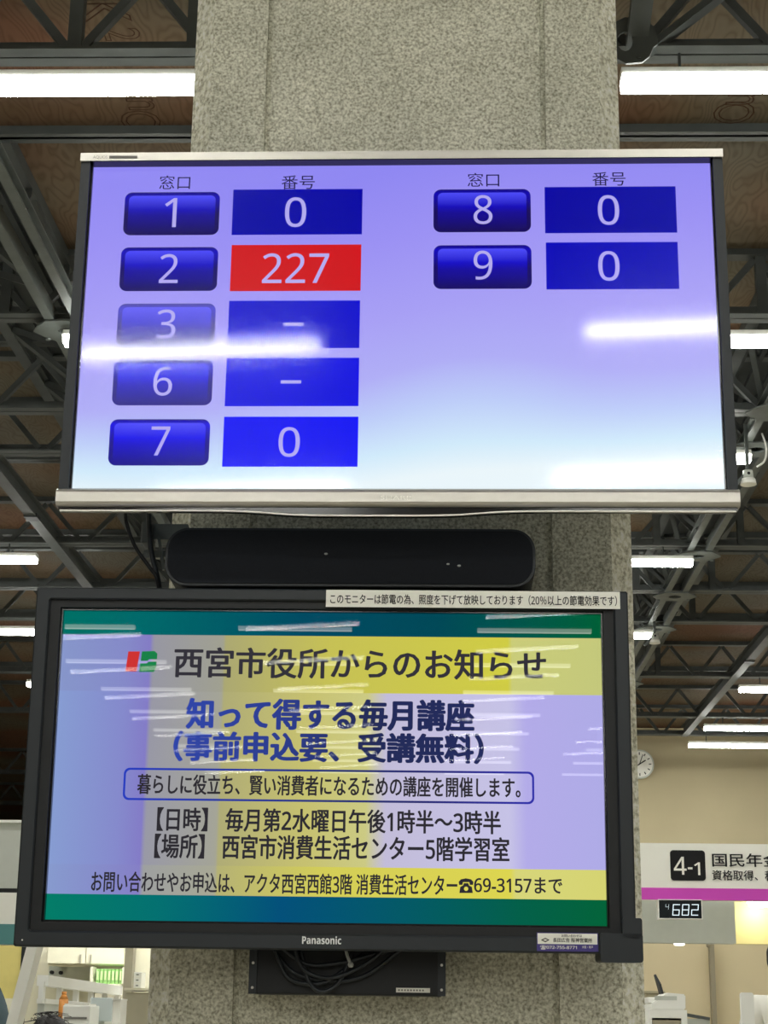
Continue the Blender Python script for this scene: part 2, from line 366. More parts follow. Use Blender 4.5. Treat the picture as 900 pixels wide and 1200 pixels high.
b = BM(); bar(b, (.75, 5.85, ZB-.02), (.78, 5.2, ZT+.02), .08, .04); obj('strut', b, M_steel, t)
b = BM(); bar(b, (.8, 5.9, ZB-.01), (1.35, 5.7, ZT), .05, .03); obj('strut', b, M_steel, t)
for X, y0, y1, lab in ((-3.06, 9.5, 16.2, 'pale flat steel beam slanting past the lamp left of the soundbar'), (3.19, 14, 22.3, 'pale flat steel beam slanting past the lamps at the far right')):
    t = thing('steel_beam', (X, (y0+y1)/2, ZB-.03), lab, 'beam')
    b = BM(); box(b, (X, (y0+y1)/2, ZB-.02), (.085, y1-y0, .012)); obj('flange', b, M_steel, t)
    b = BM(); box(b, (X, (y0+y1)/2, ZB+.04), (.012, y1-y0, .12)); box(b, (X, (y0+y1)/2, ZB+.1), (.085, y1-y0, .01)); obj('web_plate', b, M_steel, t)
    b = BM(); box(b, (X, y0+(y1-y0)*.42, ZB-.02), (.10, .12, .03)); obj('clamp', b, M_blk, t)
# ------------------------------------------------------------------ lamps
ZL = EYE+3.47
def make_lamp(loc, label, group, top):
    x, y, z = loc; L = 1.29
    t = thing('batten_lamp', loc, label, 'ceiling lamp', group)
    b = BM(); extr_x(b, [(y-.04, z), (y+.04, z), (y+.056, z+.038), (y-.056, z+.038)], x-L/2, x+L/2); obj('diffuser', b, M_lamp, t)
    b = BM(); extr_x(b, [(y-.05, z+.038), (y+.05, z+.038), (y+.035, z+.075), (y-.035, z+.075)], x-L/2-.004, x+L/2+.004); obj('housing', b, M_white, t)
    for s in (-1, 1):
        b = BM(); cyl(b, (x+s*.42, y, z+.07), (x+s*.42, y, top), .006, 8); obj('hanger', b, M_steel, t)
    return t
VIS = {(0, 1): 'long bright tube lamp at the top left beside the column', (0, 2): 'long bright tube lamp at the top right beside the column',
       (1, 1): 'tube lamp whose end peeps out left of the number screen', (1, 2): 'tube lamp emerging right of the number screen at mid height',
       (2, 2): 'short visible tube lamp end at the lower right corner of the number screen', (3, 0): 'tube lamp at the left edge level with the soundbar',
       (3, 2): 'tube lamp just right of the column under the silver monitor bar', (4, 0): 'tube lamp at the left edge touching the lower monitor top corner',
       (4, 2): 'short tube lamp right of the column above the round detector', (5, 0): 'tiny lamp end glowing left of the lower monitor',
       (5, 3): 'uppermost of the three lamps near the right edge above the wall clock', (6, 3): 'middle one of the three lamps near the right edge',
       (7, 3): 'lowest of the three lamps, nearest the beige wall'}
XL = (-3.845, -1.372, 1.345, 3.89)
ROWS = (5.92, 8.54, 10.52, 13.12, 15.77, 18.42, 20.95, 22.3)
first = tall = None
for i, y in enumerate(ROWS):
    for j, x in enumerate(XL):
        vis = (i, j) in VIS
        if i >= 6 and j == 0: continue
        lab = VIS.get((i, j), 'batten tube lamp of the same hall row, hidden by a screen or outside the view')
        grp = 'tube lamps in the hall' if vis else 'tube lamps out of sight'
        src = tall if i == 2 or (i > 5 and j < 2) else first
        if src is None:
            src = make_lamp((x, y, ZL), lab, grp, ZC if i == 2 else ZB)
            if i == 2: tall = src
            else: first = src
        else: copy_thing(src, (x, y, ZL), lab, grp)
k = 0
y = 5.92-2.61
while y > -31:
    for x in XL:
        if y > 2 and abs(x) < 2: continue
        copy_thing(tall, (x, y, ZL), 'tube lamp behind the viewer, mirrored as a streak in the screens', 'tube lamps behind the viewer')
    y -= 2.61
# ------------------------------------------------------------------ number display monitor
def tvmat(x, y, z, yaw, tilt): return Matrix.Translation((x, y, z+EYE)) @ Matrix.Rotation(yaw, 4, 'Z') @ Matrix.Rotation(tilt, 4, 'X')
T1 = tvmat(-.08803, 3.33708, 1.41192, -.00826, -.00033)
T2 = tvmat(-.22144, 3.45932, .49745, .00826, .0252)
def loc_(T, px, py, wz=0):
    Ti = T.inverted(); o = Ti @ Vector((0, 0, EYE)); d = Ti.to_3x3() @ ray(px, py); q = o+d*((-wz-o.y)/d.y); return q.x, q.z
def rect_(T, x0, y0, x1, y1, wz=0):
    xm = (x0+x1)/2; ym = (y0+y1)/2
    return loc_(T, x0, ym, wz)[0], loc_(T, xm, y1, wz)[1], loc_(T, x1, ym, wz)[0], loc_(T, xm, y0, wz)[1]
def quad(T, u0, v0, u1, v1, wz, mat, parent, name, thick=.0006):
    b = BM(); prism(b, [(u0, v0), (u1, v0), (u1, v1), (u0, v1)], wz-thick, wz, T); return obj(name, b, mat, parent)
tv1 = thing('number_display_monitor', (-.088, 3.38, EYE+.98), 'large silver trimmed monitor showing blue window and ticket numbers, upper of two screens', 'monitor')
SW, SH = .664, .3735
def r4(u0, v0, u1, v1): return [(u0, v0), (u1, v0), (u1, v1), (u0, v1)]
tv0 = loc_(T1, 471, 185.8, .026)[1]; tv1_ = loc_(T1, 471, 176.6, .026)[1]
b = BM(); ring(b, r4(-.688, -.385, .688, tv0+.004), r4(-SW-.004, -SH-.003, SW+.004, SH+.003), -.02, .02, T1); obj('frame', b, M_blk2, tv1)
b = BM(); ring(b, r4(-SW-.005, -SH-.004, SW+.005, SH+.004), r4(-SW, -SH, SW, SH), -.02, .008, T1); obj('inner_bezel', b, M_gloss, tv1)
b = BM(); prism(b, r4(-.689, tv0, .689, tv1_), -.0, .026, T1); obj('top_trim', b, M_silver, tv1)
b = BM(); prism(b, r4(-SW-.004, tv0-.0022, SW+.004, tv0), .0, .0255, T1); obj('underside_shade', b, M_gloss, tv1)  # added black strip, keeps the trim's underside dark above the bright screen
bb = BM(); prof = [(-.005, -.379), (.026, -.379), (.031, -.382), (.034, -.388), (.034, -.408), (.031, -.413), (.026, -.416), (-.005, -.416)]
t_ = bmesh.new(); extr_x(t_, [(-p[0], p[1]) for p in prof], -.689, .689); bmesh.ops.transform(t_, matrix=T1, verts=t_.verts); merge(bb, t_); BAR = obj('bottom_bar', bb, M_silver, tv1)
lip = [(-.685, -.416)]
for i in range(41):
    u = -.685+1.37*i/40; s = 1/(1+math.exp(-(u+.255)/.03)) * 1/(1+math.exp((u-.17)/.03)); lip.append((u, -.424-.010*s))
lip.append((.685, -.416))
b = BM(); prism(b, lip[::-1], .004, .022, T1); obj('lower_lip', b, M_gloss, tv1)
b = BM(); prism(b, [(p[0]*.995, p[1]-.0015) for p in lip[1:-1]]+[(p[0]*.995, p[1]+.0015) for p in lip[1:-1]][::-1], .018, .024, T1); obj('lip_highlight', b, M_silver, tv1)  # silver strip standing in for the highlight along the glossy lip
b = BM(); prism(b, r4(-.67, -.34, .67, .35), -.07, -.02, T1); prism(b, r4(-.4, -.33, .4, .25), -.12, -.07, T1); obj('back_housing', b, M_blk, tv1)
b = BM(); prism(b, r4(-.25, -.30, .25, .2), -.21, -.12, T1); prism(b, r4(-.35, -.2, .45, .1), -.345, -.21, T1); obj('wall_mount', b, M_blk, tv1)
# screen picture
k = NT('number screen'); tc = k.n('ShaderNodeTexCoord'); sp = k.n('ShaderNodeSeparateXYZ'); k.l(tc.outputs['Generated'], sp.inputs[0])
nz = k.n('ShaderNodeTexNoise'); nz.inputs['Scale'].default_value = 2.2; nz.inputs['Detail'].default_value = 0; k.l(tc.outputs['Generated'], nz.inputs['Vector'])
ad = k.n('ShaderNodeMath', operation='MULTIPLY_ADD'); ad.inputs[1].default_value = .16; k.l(nz.outputs['Fac'], ad.inputs[0]); k.l(sp.outputs[2], ad.inputs[2])
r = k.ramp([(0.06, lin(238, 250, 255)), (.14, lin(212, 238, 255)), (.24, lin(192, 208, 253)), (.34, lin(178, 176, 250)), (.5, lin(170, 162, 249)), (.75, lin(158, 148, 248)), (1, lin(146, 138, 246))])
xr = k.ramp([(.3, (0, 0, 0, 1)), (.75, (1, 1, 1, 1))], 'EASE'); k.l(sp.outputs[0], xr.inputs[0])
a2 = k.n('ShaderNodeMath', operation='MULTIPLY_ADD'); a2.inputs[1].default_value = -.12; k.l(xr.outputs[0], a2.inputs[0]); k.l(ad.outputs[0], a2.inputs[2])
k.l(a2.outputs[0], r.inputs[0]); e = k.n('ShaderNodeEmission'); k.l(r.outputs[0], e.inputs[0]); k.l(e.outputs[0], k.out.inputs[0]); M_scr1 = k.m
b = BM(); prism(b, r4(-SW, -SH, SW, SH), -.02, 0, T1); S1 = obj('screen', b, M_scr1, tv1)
M_tx1 = emit('pale numerals', lin(182, 174, 240)); M_dk1 = emit('dark heading', lin(24, 18, 70))
def btn_mat(name, a, top, mid, bot): return emit_ramp(name, [(0, bot), (.5, bot), (.9, mid), (1, a)], 2)
rows = {'1': (201, 249.5, 145.5, 257, 225.5, 275.5, 346.5, 272.5, 424.5, 222, 275, '0'),
        '2': (198, 315, 141, 255, 290, 341, 346.5, 270.5, 423, 287, 341, '227'),
        '3': (195, 380, 137.5, 252, 356, 408, 344, 267.5, 421.5, 352.5, 408, '-'),
        '6': (191, 447, 132.5, 249, 422, 475, 341, 264.5, 420.5, 419.5, 476, '-'),
        '7': (188, 517, 128, 245.5, 491.5, 545.5, 339, 261.5, 419.5, 488.5, 547, '0'),
        '8': (566, 246, 508, 622, 222, 272, 713, 638.5, 792.5, 219, 273, '0'),
        '9': (566, 311, 508, 623, 287.5, 338.5, 713.5, 640, 795, 284, 339, '0')}
for n, (cx, cy, x0, x1, y0, y1, tx, a0, a1, b0, b1, val) in rows.items():
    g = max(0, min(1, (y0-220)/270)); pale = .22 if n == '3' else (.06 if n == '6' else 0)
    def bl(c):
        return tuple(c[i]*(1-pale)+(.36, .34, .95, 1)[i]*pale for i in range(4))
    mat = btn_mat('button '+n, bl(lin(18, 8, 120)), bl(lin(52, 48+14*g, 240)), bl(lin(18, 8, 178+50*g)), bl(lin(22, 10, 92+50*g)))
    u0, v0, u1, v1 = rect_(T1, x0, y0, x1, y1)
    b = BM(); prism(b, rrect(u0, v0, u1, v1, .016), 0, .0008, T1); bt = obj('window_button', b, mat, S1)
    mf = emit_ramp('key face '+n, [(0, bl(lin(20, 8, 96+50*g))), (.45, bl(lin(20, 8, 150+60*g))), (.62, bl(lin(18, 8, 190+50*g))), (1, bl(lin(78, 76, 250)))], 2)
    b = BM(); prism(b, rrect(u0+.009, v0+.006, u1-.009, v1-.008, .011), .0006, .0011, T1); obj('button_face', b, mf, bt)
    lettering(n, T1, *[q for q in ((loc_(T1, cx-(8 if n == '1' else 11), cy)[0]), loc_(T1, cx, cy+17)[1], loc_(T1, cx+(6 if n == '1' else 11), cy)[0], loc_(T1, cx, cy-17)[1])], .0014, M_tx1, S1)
    red = val == '227'
    M_t = emit('number tile '+n, lin(212, 18, 28) if red else lin(0, 0, 166+84*g))
    quad(T1, *rect_(T1, a0, b0, a1, b1), .0008, M_t, S1, 'number_tile')
    ym = (b0+b1)/2
    if val == '-':
        quad(T1, *rect_(T1, tx-12, ym-1.8, tx+12, ym+1.8), .0014, M_tx1, S1, 'lettering')
    else:
        ws = 78 if red else 25
        lettering(val, T1, loc_(T1, tx-ws/2, ym)[0], loc_(T1, tx, ym+18)[1], loc_(T1, tx+ws/2, ym)[0], loc_(T1, tx, ym-17)[1], .0014, M_tx1, S1, bold=.003)
for s, x0, x1, y0, y1 in (('窓口', 187, 223, 206, 222), ('番号', 330, 369, 206, 222), ('窓口', 548, 585, 203, 219), ('番号', 694, 733, 202, 218)):
    lettering(s, T1, *rect_(T1, x0, y0, x1, y1), .0014, M_dk1, S1)
# glass pane over the panel
def pane(T, hw, hh, w0, tv, twist, mat, parent, nx=24, ny=14):
    b = BM(); g = []
    for j in range(ny+1):
        row = []
        for i in range(nx+1):
            u = -hw+2*hw*i/nx; v = -hh+2*hh*j/ny
            row.append(b.verts.new(T @ Vector((u, -(w0+tv*v+twist*u*v), v))))
        g.append(row)
    for j in range(ny):
        for i in range(nx):
            f = b.faces.new((g[j][i], g[j][i+1], g[j+1][i+1], g[j+1][i])); f.smooth = True
    return obj('glass_pane', b, mat, parent)
pane(T1, SW, SH, .006, .0025, 0.009, pane_mat('satin glass', .034, .055, .009, .20), S1)
M_pgrey = paint('grey print', lin(120, 118, 114), .6)
lettering('AQUOS', T1, *rect_(T1, 109, 182.5, 126, 186.5, .026), .0265, M_pgrey, tv1)
quad(T1, *rect_(T1, 128, 182.5, 161, 186, .026), .0263, M_pgrey, tv1, 'model_label')
lettering('SHARP', T1, *rect_(T1, 446, 581, 482, 585.5, .034), .0345, M_paper, tv1)
# ------------------------------------------------------------------ notice monitor
tv2 = thing('notice_monitor', (-.22, 3.5, EYE+.13), 'wide black monitor showing a yellow and lavender Japanese notice, lower of two screens', 'monitor')
W2, H2 = .553, .311
b = BM(); ring(b, r4(-.607, -.363, .607, .355), r4(-.578, -.333, .578, .330), -.06, .03, T2); bmesh.ops.bevel(b, geom=[e for e in b.edges], offset=.003, segments=1, affect='EDGES'); obj('frame', b, M_blk2, tv2)
b = BM(); ring(b, r4(-.579, -.334, .579, .331), r4(-W2-.004, -H2-.004, W2+.004, H2+.004), -.04, .022, T2); obj('inner_frame', b, M_blk, tv2)
b = BM(); ring(b, r4(-W2-.0045, -H2-.0045, W2+.0045, H2+.0045), r4(-W2, -H2, W2, H2), -.03, .012, T2); obj('screen_surround', b, M_gloss, tv2)
b = BM(); prism(b, r4(-.59, -.345, .59, .34), -.10, -.04, T2); prism(b, r4(-.35, -.25, .5, .2), -.225, -.10, T2); obj('back_housing', b, M_blk, tv2)
G = .005
hdr = [(0, lin(142, 158, 212)), (.12, lin(140, 145, 210)), (.165, lin(138, 130, 206)), (.17, lin(158, 158, 170)), (.30, lin(168, 168, 152)), (.305, lin(180, 176, 120)), (.5, lin(208, 202, 90)), (.83, lin(218, 214, 72)), (.835, lin(212, 214, 128)), (1, lin(206, 210, 130))]
body = [(0, lin(142, 164, 220)), (.12, lin(140, 145, 214)), (.165, lin(138, 130, 208)), (.17, lin(160, 160, 174)), (.3, lin(172, 172, 158)), (.305, lin(184, 180, 124)), (.46, lin(208, 202, 118)), (.57, lin(214, 212, 138)), (.605, lin(204, 198, 228)), (.83, lin(208, 204, 242)), (.86, lin(188, 180, 244)), (1, lin(184, 180, 242))]
foot = [(0, lin(142, 162, 216)), (.165, lin(140, 134, 208)), (.17, lin(166, 168, 168)), (.30, lin(176, 176, 156)), (.305, lin(190, 186, 122)), (.5, lin(222, 216, 92)), (.83, lin(232, 224, 84)), (.84, lin(226, 224, 128)), (1, lin(224, 222, 120))]
topb = [(0, lin(0, 118, 106)), (.15, lin(0, 110, 112)), (.45, lin(0, 78, 104)), (.7, lin(0, 76, 92)), (1, lin(0, 100, 58))]
botb = [(0, lin(0, 130, 108)), (.2, lin(0, 118, 118)), (.42, lin(0, 84, 128)), (.6, lin(0, 92, 112)), (.85, lin(0, 100, 76)), (1, lin(0, 104, 60))]
b = BM(); prism(b, r4(-W2, -H2, W2, H2), -.03, -.001, T2); S2 = obj('screen', b, M_gloss, tv2)
lo = lambda y: loc_(T2, 385, y)[1]
vs = [H2, lo(745.5), lo(812), lo(1016), lo(1051), -H2]
for nm, st, i in (('top_band', topb, 0), ('header_band', hdr, 1), ('body_band', body, 2), ('footer_band', foot, 3), ('bottom_band', botb, 4)):
    quad(T2, -W2, vs[i+1], W2, vs[i], 0, emit_ramp(nm, st, 0, G, .90), S2, nm)
M_d2 = emit('dark slide lettering', lin(52, 50, 58)); M_d3 = emit('charcoal slide lettering', lin(46, 44, 50))
M_b2 = emit_ramp('blue slide lettering', [(0, lin(48, 70, 168)), (.35, lin(46, 62, 140)), (.6, lin(36, 44, 88)), (1, lin(36, 44, 92))], 0)
def L2(s, x0, y0, x1, y1, mat, bold=0): return lettering(s, T2, *rect_(T2, x0, y0, x1, y1), .0015, mat, S2, bold)
L2('西宮市役所からのお知らせ', 204, 760, 640, 796, M_d2, .026)
L2('知って得する毎月講座', 218, 819, 556, 856, M_b2, .046)
L2('（事前申込要、受講無料）', 203, 858, 567, 894, M_b2, .046)
L2('暮らしに役立ち、賢い消費者になるための講座を開催します。', 161, 909, 610, 933, M_d3, .026)
L2('【日時】 毎月第2水曜日午後1時半～3時半', 184, 948, 587, 976, M_d3, .026)
L2('【場所】 西宮市消費生活センター5階学習室', 181, 979, 597, 1008, M_d3, .026)
L2('お問い合わせやお申込は、アクタ西宮西館3階 消費生活センター', 107, 1023, 536, 1047.5, M_d3, .022)
L2('69-3157まで', 555.5, 1028, 659, 1047, M_d3, .022)
u0, v0, u1, v1 = rect_(T2, 144.5, 902, 626, 940)
b = BM(); ring(b, rrect(u0, v0, u1, v1, .012), rrect(u0+.0042, v0+.0042, u1-.0042, v1-.0042, .009), .0004, .0012, T2)
obj('outline_box', b, emit_ramp('box outline', [(0, lin(40, 62, 190)), (.5, lin(44, 56, 120)), (.72, lin(40, 44, 110)), (1, lin(50, 50, 170))], 0), S2)
def poly2(pts, mat, name='emblem'):
    q = [loc_(T2, *p) for p in pts]; b = BM(); prism(b, q, .0004, .0013, T2); return obj(name, b, mat, S2)
poly2([(150.5, 763.5), (164, 763.5), (160, 787), (147, 787)], emit('emblem red', lin(206, 52, 52)))
poly2([(538, 1037), (537.5, 1033.5), (540, 1030.5), (546, 1029.3), (552, 1030.5), (554.8, 1033.5), (554.3, 1037), (550.5, 1037), (550, 1033.8), (542.5, 1033.8), (542, 1037)], M_d3, 'lettering')
pb_ = [loc_(T2, *p) for p in [(543.5, 1035), (548.8, 1035), (549.5, 1037.5), (553, 1039.5), (554, 1046.5), (538.3, 1046.5), (539.3, 1039.5), (542.8, 1037.5)]]
cc = loc_(T2, 546.2, 1041.6); b = BM(); prism(b, pb_, .0004, .0013, T2); obj('lettering', b, M_d3, S2)
b = BM(); prism(b, [(cc[0]+.0042*math.cos(R(30*i)), cc[1]+.0042*math.sin(R(30*i))) for i in range(12)], .0013, .0015, T2); obj('lettering', b, emit('dial gap', lin(222, 216, 92)), S2)
Mg = emit('emblem green', lin(26, 128, 72))
poly2([(166.5, 763.5), (181, 763), (184.5, 766), (184, 772.5), (175, 772.5), (173, 774.5), (165, 774.5)], Mg)
poly2([(164.5, 777.5), (172, 777.5), (174, 775.5), (183.5, 775.5), (183, 783), (180, 787.5), (163, 787.5)], Mg)
pane(T2, W2, H2, .007, .0015, .010, pane_mat('clear glass', .008, .004), S2)
# print and stickers on the frame
us = rect_(T2, 382, 692.5, 726.5, 712.5, .03)
st = quad(T2, *us, .031, M_paper, tv2, 'notice_sticker', .0008)
lettering('このモニターは節電の為、照度を下げて放映しております（20％以上の節電効果です）', T2, *rect_(T2, 387, 697, 723, 709, .0315), .0316, M_ink, st, .012)
M_logo = paint('logo print', lin(230, 232, 232), .5)
lettering('Panasonic', T2, *rect_(T2, 354, 1097, 400, 1106.5, .0305), .0306, M_logo, tv2, .012, heavy=True)
M_violet = paint('violet print', lin(66, 54, 130), .6)
st = quad(T2, *rect_(T2, 629, 1093, 701, 1115, .03), .031, M_violet, tv2, 'contact_sticker', .0008)
wp = quad(T2, *rect_(T2, 630, 1094, 700, 1106.5, .0312), .0314, M_paper, st, 'white_field', .0004)
lettering('お問い合わせは', T2, *rect_(T2, 658, 1095, 682, 1098.3, .0316), .0317, M_ink, st, .01)
lettering('長田広告 阪神営業所', T2, *rect_(T2, 648, 1099.3, 694, 1104.5, .0316), .0317, M_ink, st, .02)
lettering('☎072-755-8771', T2, *rect_(T2, 633, 1107.8, 676, 1112.8, .0316), .0317, M_paper, st, .012)
lettering('大阪・神戸', T2, *rect_(T2, 682, 1108.3, 695, 1111.6, .0316), .0317, M_paper, st)
q = [loc_(T2, *p, .0316) for p in ((634, 1101.5), (639, 1099), (644, 1101.5), (639, 1104.2))]
q2 = [loc_(T2, *p, .0316) for p in ((636, 1101.5), (639, 1100.2), (642, 1101.5), (639, 1103))]
b = BM(); ring(b, q, q2, .0313, .0318, T2); obj('emblem', b, M_ink, st)
# corner guard at the lower right
b = BM(); u0, v0, u1, v1 = rect_(T2, 703, 1095, 753, 1128, .03)
prism(b, rrect(u0, v0, u1, v1+.002, .006), -.07, .04, T2); a0, c0, a1, c1 = rect_(T2, 729, 1076, 752, 1100, .03); prism(b, rrect(a0, c0, a1, c1, .005), -.07, .04, T2)
obj('corner_guard', b, M_blk2, tv2)
b = BM(); c = loc_(T2, 26, 1101.5, .031); cyl(b, T2 @ Vector((c[0], -.029, c[1])), T2 @ Vector((c[0], -.032, c[1])), .0016, 10); obj('indicator', b, M_paper, tv2)
# ------------------------------------------------------------------ soundbar
sb = thing('soundbar_speaker', (-.2, 3.56, P(400, 689, 3.44).z), 'long black rounded soundbar between the two monitors', 'speaker')
A0 = P(195.5, 618.5, 3.44); A1 = P(628, 689, 3.44)
I4 = Matrix.Identity(4)
b = BM(); prism(b, rrect(A0.x, A1.z, A1.x, A0.z, .047, 8), -3.60, -3.44, None); obj('cabinet', b, M_blk, sb)
b = BM(); prism(b, rrect(A0.x+.006, A1.z+.006, A1.x-.006, A0.z-.006, .042, 8), -3.45, -3.434, None); GR = obj('grille', b, M_cloth, sb)
b = BM(); ring(b, rrect(A0.x+.001, A1.z+.001, A1.x-.001, A0.z-.001, .046, 8), rrect(A0.x+.006, A1.z+.006, A1.x-.006, A0.z-.006, .041, 8), -3.445, -3.437, None); obj('rim', b, M_blk2, sb)
b = BM(); box(b, ((A0.x+A1.x)/2, 3.644, (A0.z+A1.z)/2), (.4, .09, .06)); obj('bracket', b, M_blk, sb)
M_dust = paint('pale dust', lin(170, 172, 170), .9)
for px, py, rr in ((382, 649, .003), (525, 661, .0025), (538, 663, .003)):
    c = P(px, py, 3.433); b = BM(); ball(b, c, rr, (1.3, .3, .8), 8); obj('dust_speck', b, M_dust, GR)
# ------------------------------------------------------------------ equipment box below
eb = thing('equipment_box', (-.22, 3.62, P(400, 1168, 3.56).z), 'flat black metal box on the column under the lower monitor', 'equipment box')
Q0 = P(295, 1112, 3.57); Q1 = P(521, 1167.5, 3.57)
b = BM(); box(b, ((Q0.x+Q1.x)/2, 3.63, (Q0.z+.015+Q1.z)/2), (Q1.x-Q0.x-.012, .112, Q0.z+.015-Q1.z), None, .003); obj('case', b, M_blk, eb)
for x in (Q0.x+.004, Q1.x-.006):
    b = BM(); box(b, (x, 3.572, (Q0.z+.015+Q1.z)/2), (.016, .006, Q0.z+.015-Q1.z)); fl = obj('flange', b, M_blk2, eb)
    for zz in (Q1.z+.012, Q1.z+.06):
        b = BM(); cyl(b, (x, 3.5695, zz), (x, 3.566, zz), .0028, 10); obj('screw', b, M_silver, fl)
c = P(484, 1160.5, 3.57)
b = BM(); box(b, (c.x, 3.5715, c.z), (.068, .004, .009)); lb = obj('white_label', b, M_paper, eb)
for i in range(9):
    b = BM(); box(b, (c.x-.028+i*.006, 3.569, c.z), (.003, .0012, .003)); obj('lettering', b, M_pgrey, lb)
cbm = thing('cable_bundle', (-.25, 3.55, Q1.z+.0), 'coiled black cables tied in front of the equipment box', 'cable bundle')
for k_, pp in enumerate((((318, 1108), (345, 1140), (392, 1150), (430, 1142), (470, 1112)), ((322, 1112), (338, 1146), (372, 1153), (396, 1142), (425, 1118)), ((352, 1112), (362, 1150), (378, 1162), (398, 1150), (412, 1116)),
        ((330, 1110), (360, 1130), (400, 1128), (440, 1118), (480, 1108)), ((345, 1108), (356, 1136), (388, 1146), (428, 1130), (455, 1108)))):
    b = BM(); tube(b, [P(p[0], p[1], 3.556-.004*k_) for p in pp], .0042); obj('cable', b, M_blk2, cbm)
b = BM(); tube(b, [P(405, 1112, 3.533), P(407, 1120, 3.53), P(410, 1128, 3.53)], .0032); ball(b, P(411, 1130.5, 3.53), .006); obj('cable_tie', b, paint('pale cable tie', lin(170, 172, 168), .5), cbm)
# --- loose cables and bracket left of the soundbar
hc = BM(); tube(hc, [P(147, 596, 3.46), P(148, 612, 3.5), P(158, 640, 3.5), P(176, 666, 3.5), P(183, 676, 3.5), P(188, 700, 3.52)], .0042)
props(obj('signal_cable', hc, M_blk, None), 'thin black cable curving down left of the soundbar', 'cable')
hc = BM(); tube(hc, [P(174, 596, 3.5), P(175, 620, 3.55), P(177, 645, 3.56), P(184, 675, 3.55), P(189, 702, 3.55)], .006)
props(obj('power_cable', hc, M_blk2, None), 'thicker dark cable hanging straight beside the column and soundbar', 'cable')
br = thing('wall_bracket', (-.62, 3.66, P(190, 640, 3.66).z), 'small steel bracket behind the cables at the left column edge', 'bracket')
b = BM(); a = P(166, 606, 3.6); c = P(196, 640, 3.6); box(b, ((a.x+CX0+.05)/2, 3.66, a.z-.02), (CX0+.05-a.x, .03, .035)); box(b, ((a.x+CX0+.05)/2, 3.66, a.z-.07), (CX0+.05-a.x, .02, .015)); obj('arm', b, M_steel2, br)
b = BM(); box(b, (a.x+.01, 3.64, a.z-.03), (.022, .06, .05), None, .004); obj('clamp', b, M_steel, br)
b = BM(); bar(b, P(186, 630, 3.64), P(192, 668, 3.64), .01, .006); obj('strap', b, M_steel2, br)
# ------------------------------------------------------------------ hanging detectors, clock
def detector(px, py, Y, label):
    c = P(px, py, Y); t = thing('ceiling_detector', c, label, 'detector')
    b = BM(); cyl(b, c, c+Vector((0, 0, .035)), .05, 24, .044); obj('cover', b, M_white, t)
    b = BM(); cyl(b, c+Vector((0, 0, .035)), c+Vector((0, 0, .09)), .036, 20, .03); obj('base', b, M_grey, t)
    b = BM(); cyl(b, c+Vector((0, 0, .06)), (c.x, c.y, ZB-.03), .012, 10); bar(b, c+Vector((0, 0, .08)), (c.x-.10, c.y, c.z-.02), .03, .02); obj('arm', b, M_steel2, t)
    b = BM(); ball(b, c+Vector((-.0, -.03, .065)), .010); obj('lens', b, M_blk, t)
detector(877, 568, 10.15, 'round white detector below the lamp end at the number screen corner')
detector(767.5, 754, 15.6, 'round white detector hanging beside the short lamp right of the column')
hc = BM(); tube(hc, [P(893, 508, 9.95), P(898, 525, 9.9), P(896, 540, 9.9), P(887, 547, 9.9)], .006)
props(obj('white_cable', hc, M_white, None), 'short curled white cable hanging above the round detector at right edge', 'cable')
c = P(749, 896, 23.93); ck = thing('wall_clock', c-Vector((0, 0, .2)), 'round white wall clock peeping out behind the column', 'clock')
b = BM(); cyl(b, c+Vector((0, .01, 0)), c+Vector((0, -.05, 0)), .20, 40); obj('case', b, M_grey, ck)
b = BM(); cyl(b, c+Vector((0, -.05, 0)), c+Vector((0, -.054, 0)), .18, 40); dl = obj('dial', b, M_paper, ck)
for i in range(12):
    a = R(30*i); b = BM(); q = c+Vector((math.sin(a)*.145, -.056, math.cos(a)*.145)); bar(b, q-Vector((math.sin(a), 0, math.cos(a)))*.018, q+Vector((math.sin(a), 0, math.cos(a)))*.018, .012, .004, (0, 1, 0)); obj('hour_mark', b, M_ink, dl)
for a, L_, w_ in ((58, .10, .016), (235, .06, .016), (20, .14, .01)):
    b = BM(); bar(b, c+Vector((0, -.06, 0)), c+Vector((math.sin(R(a))*L_, -.06, math.cos(R(a))*L_)), w_, .004, (0, 1, 0)); obj('hand', b, M_ink, ck)
# ------------------------------------------------------------------ right hand counter sign
YS = 10.0
def rectP(x0, y0, x1, y1, Y):
    xm = (x0+x1)/2; ym = (y0+y1)/2
    return P(x0, ym, Y).x, P(min(xm, 900), y1, Y).z, P(x1, ym, Y).x, P(min(xm, 900), y0, Y).z
M_I = Matrix.Identity(4)
zt = P(826, 988.5, YS).z; zm = P(826, 1041, YS).z; zb = P(826, 1055, YS).z
sg = thing('counter_sign', (2.4, YS, zb), 'white hanging counter sign with magenta stripe and black 4-1 badge', 'sign')
b = BM(); box(b, (2.45, YS+.04, (zt+zb)/2), (3.1, .08, zt-zb)); board = obj('board', b, M_paper, sg)
M_mag = paint('magenta stripe', lin(214, 70, 196), .55)
b = BM(); box(b, (2.45, YS-.003, (zm+zb)/2), (3.1, .006, zm-zb)); obj('stripe', b, M_mag, sg)
for x in (1.0, 3.9):
    b = BM(); cyl(b, (x, YS+.04, zt), (x, YS+.04, ZC), .012, 10); obj('hanger', b, M_steel2, sg)
u0, v0, u1, v1 = rectP(785.5, 996.5, 826.5, 1032, YS)
b = BM(); prism(b, rrect(u0, v0, u1, v1, .018), -YS, -YS+.004, None); bd = obj('badge', b, M_ink, sg)
def Ls(s, x0, y0, x1, y1, mat, par, bold=0, Y=YS-.006): return lettering(s, M_I, *rectP(x0, y0, x1, y1, Y), -Y, mat, par, bold)
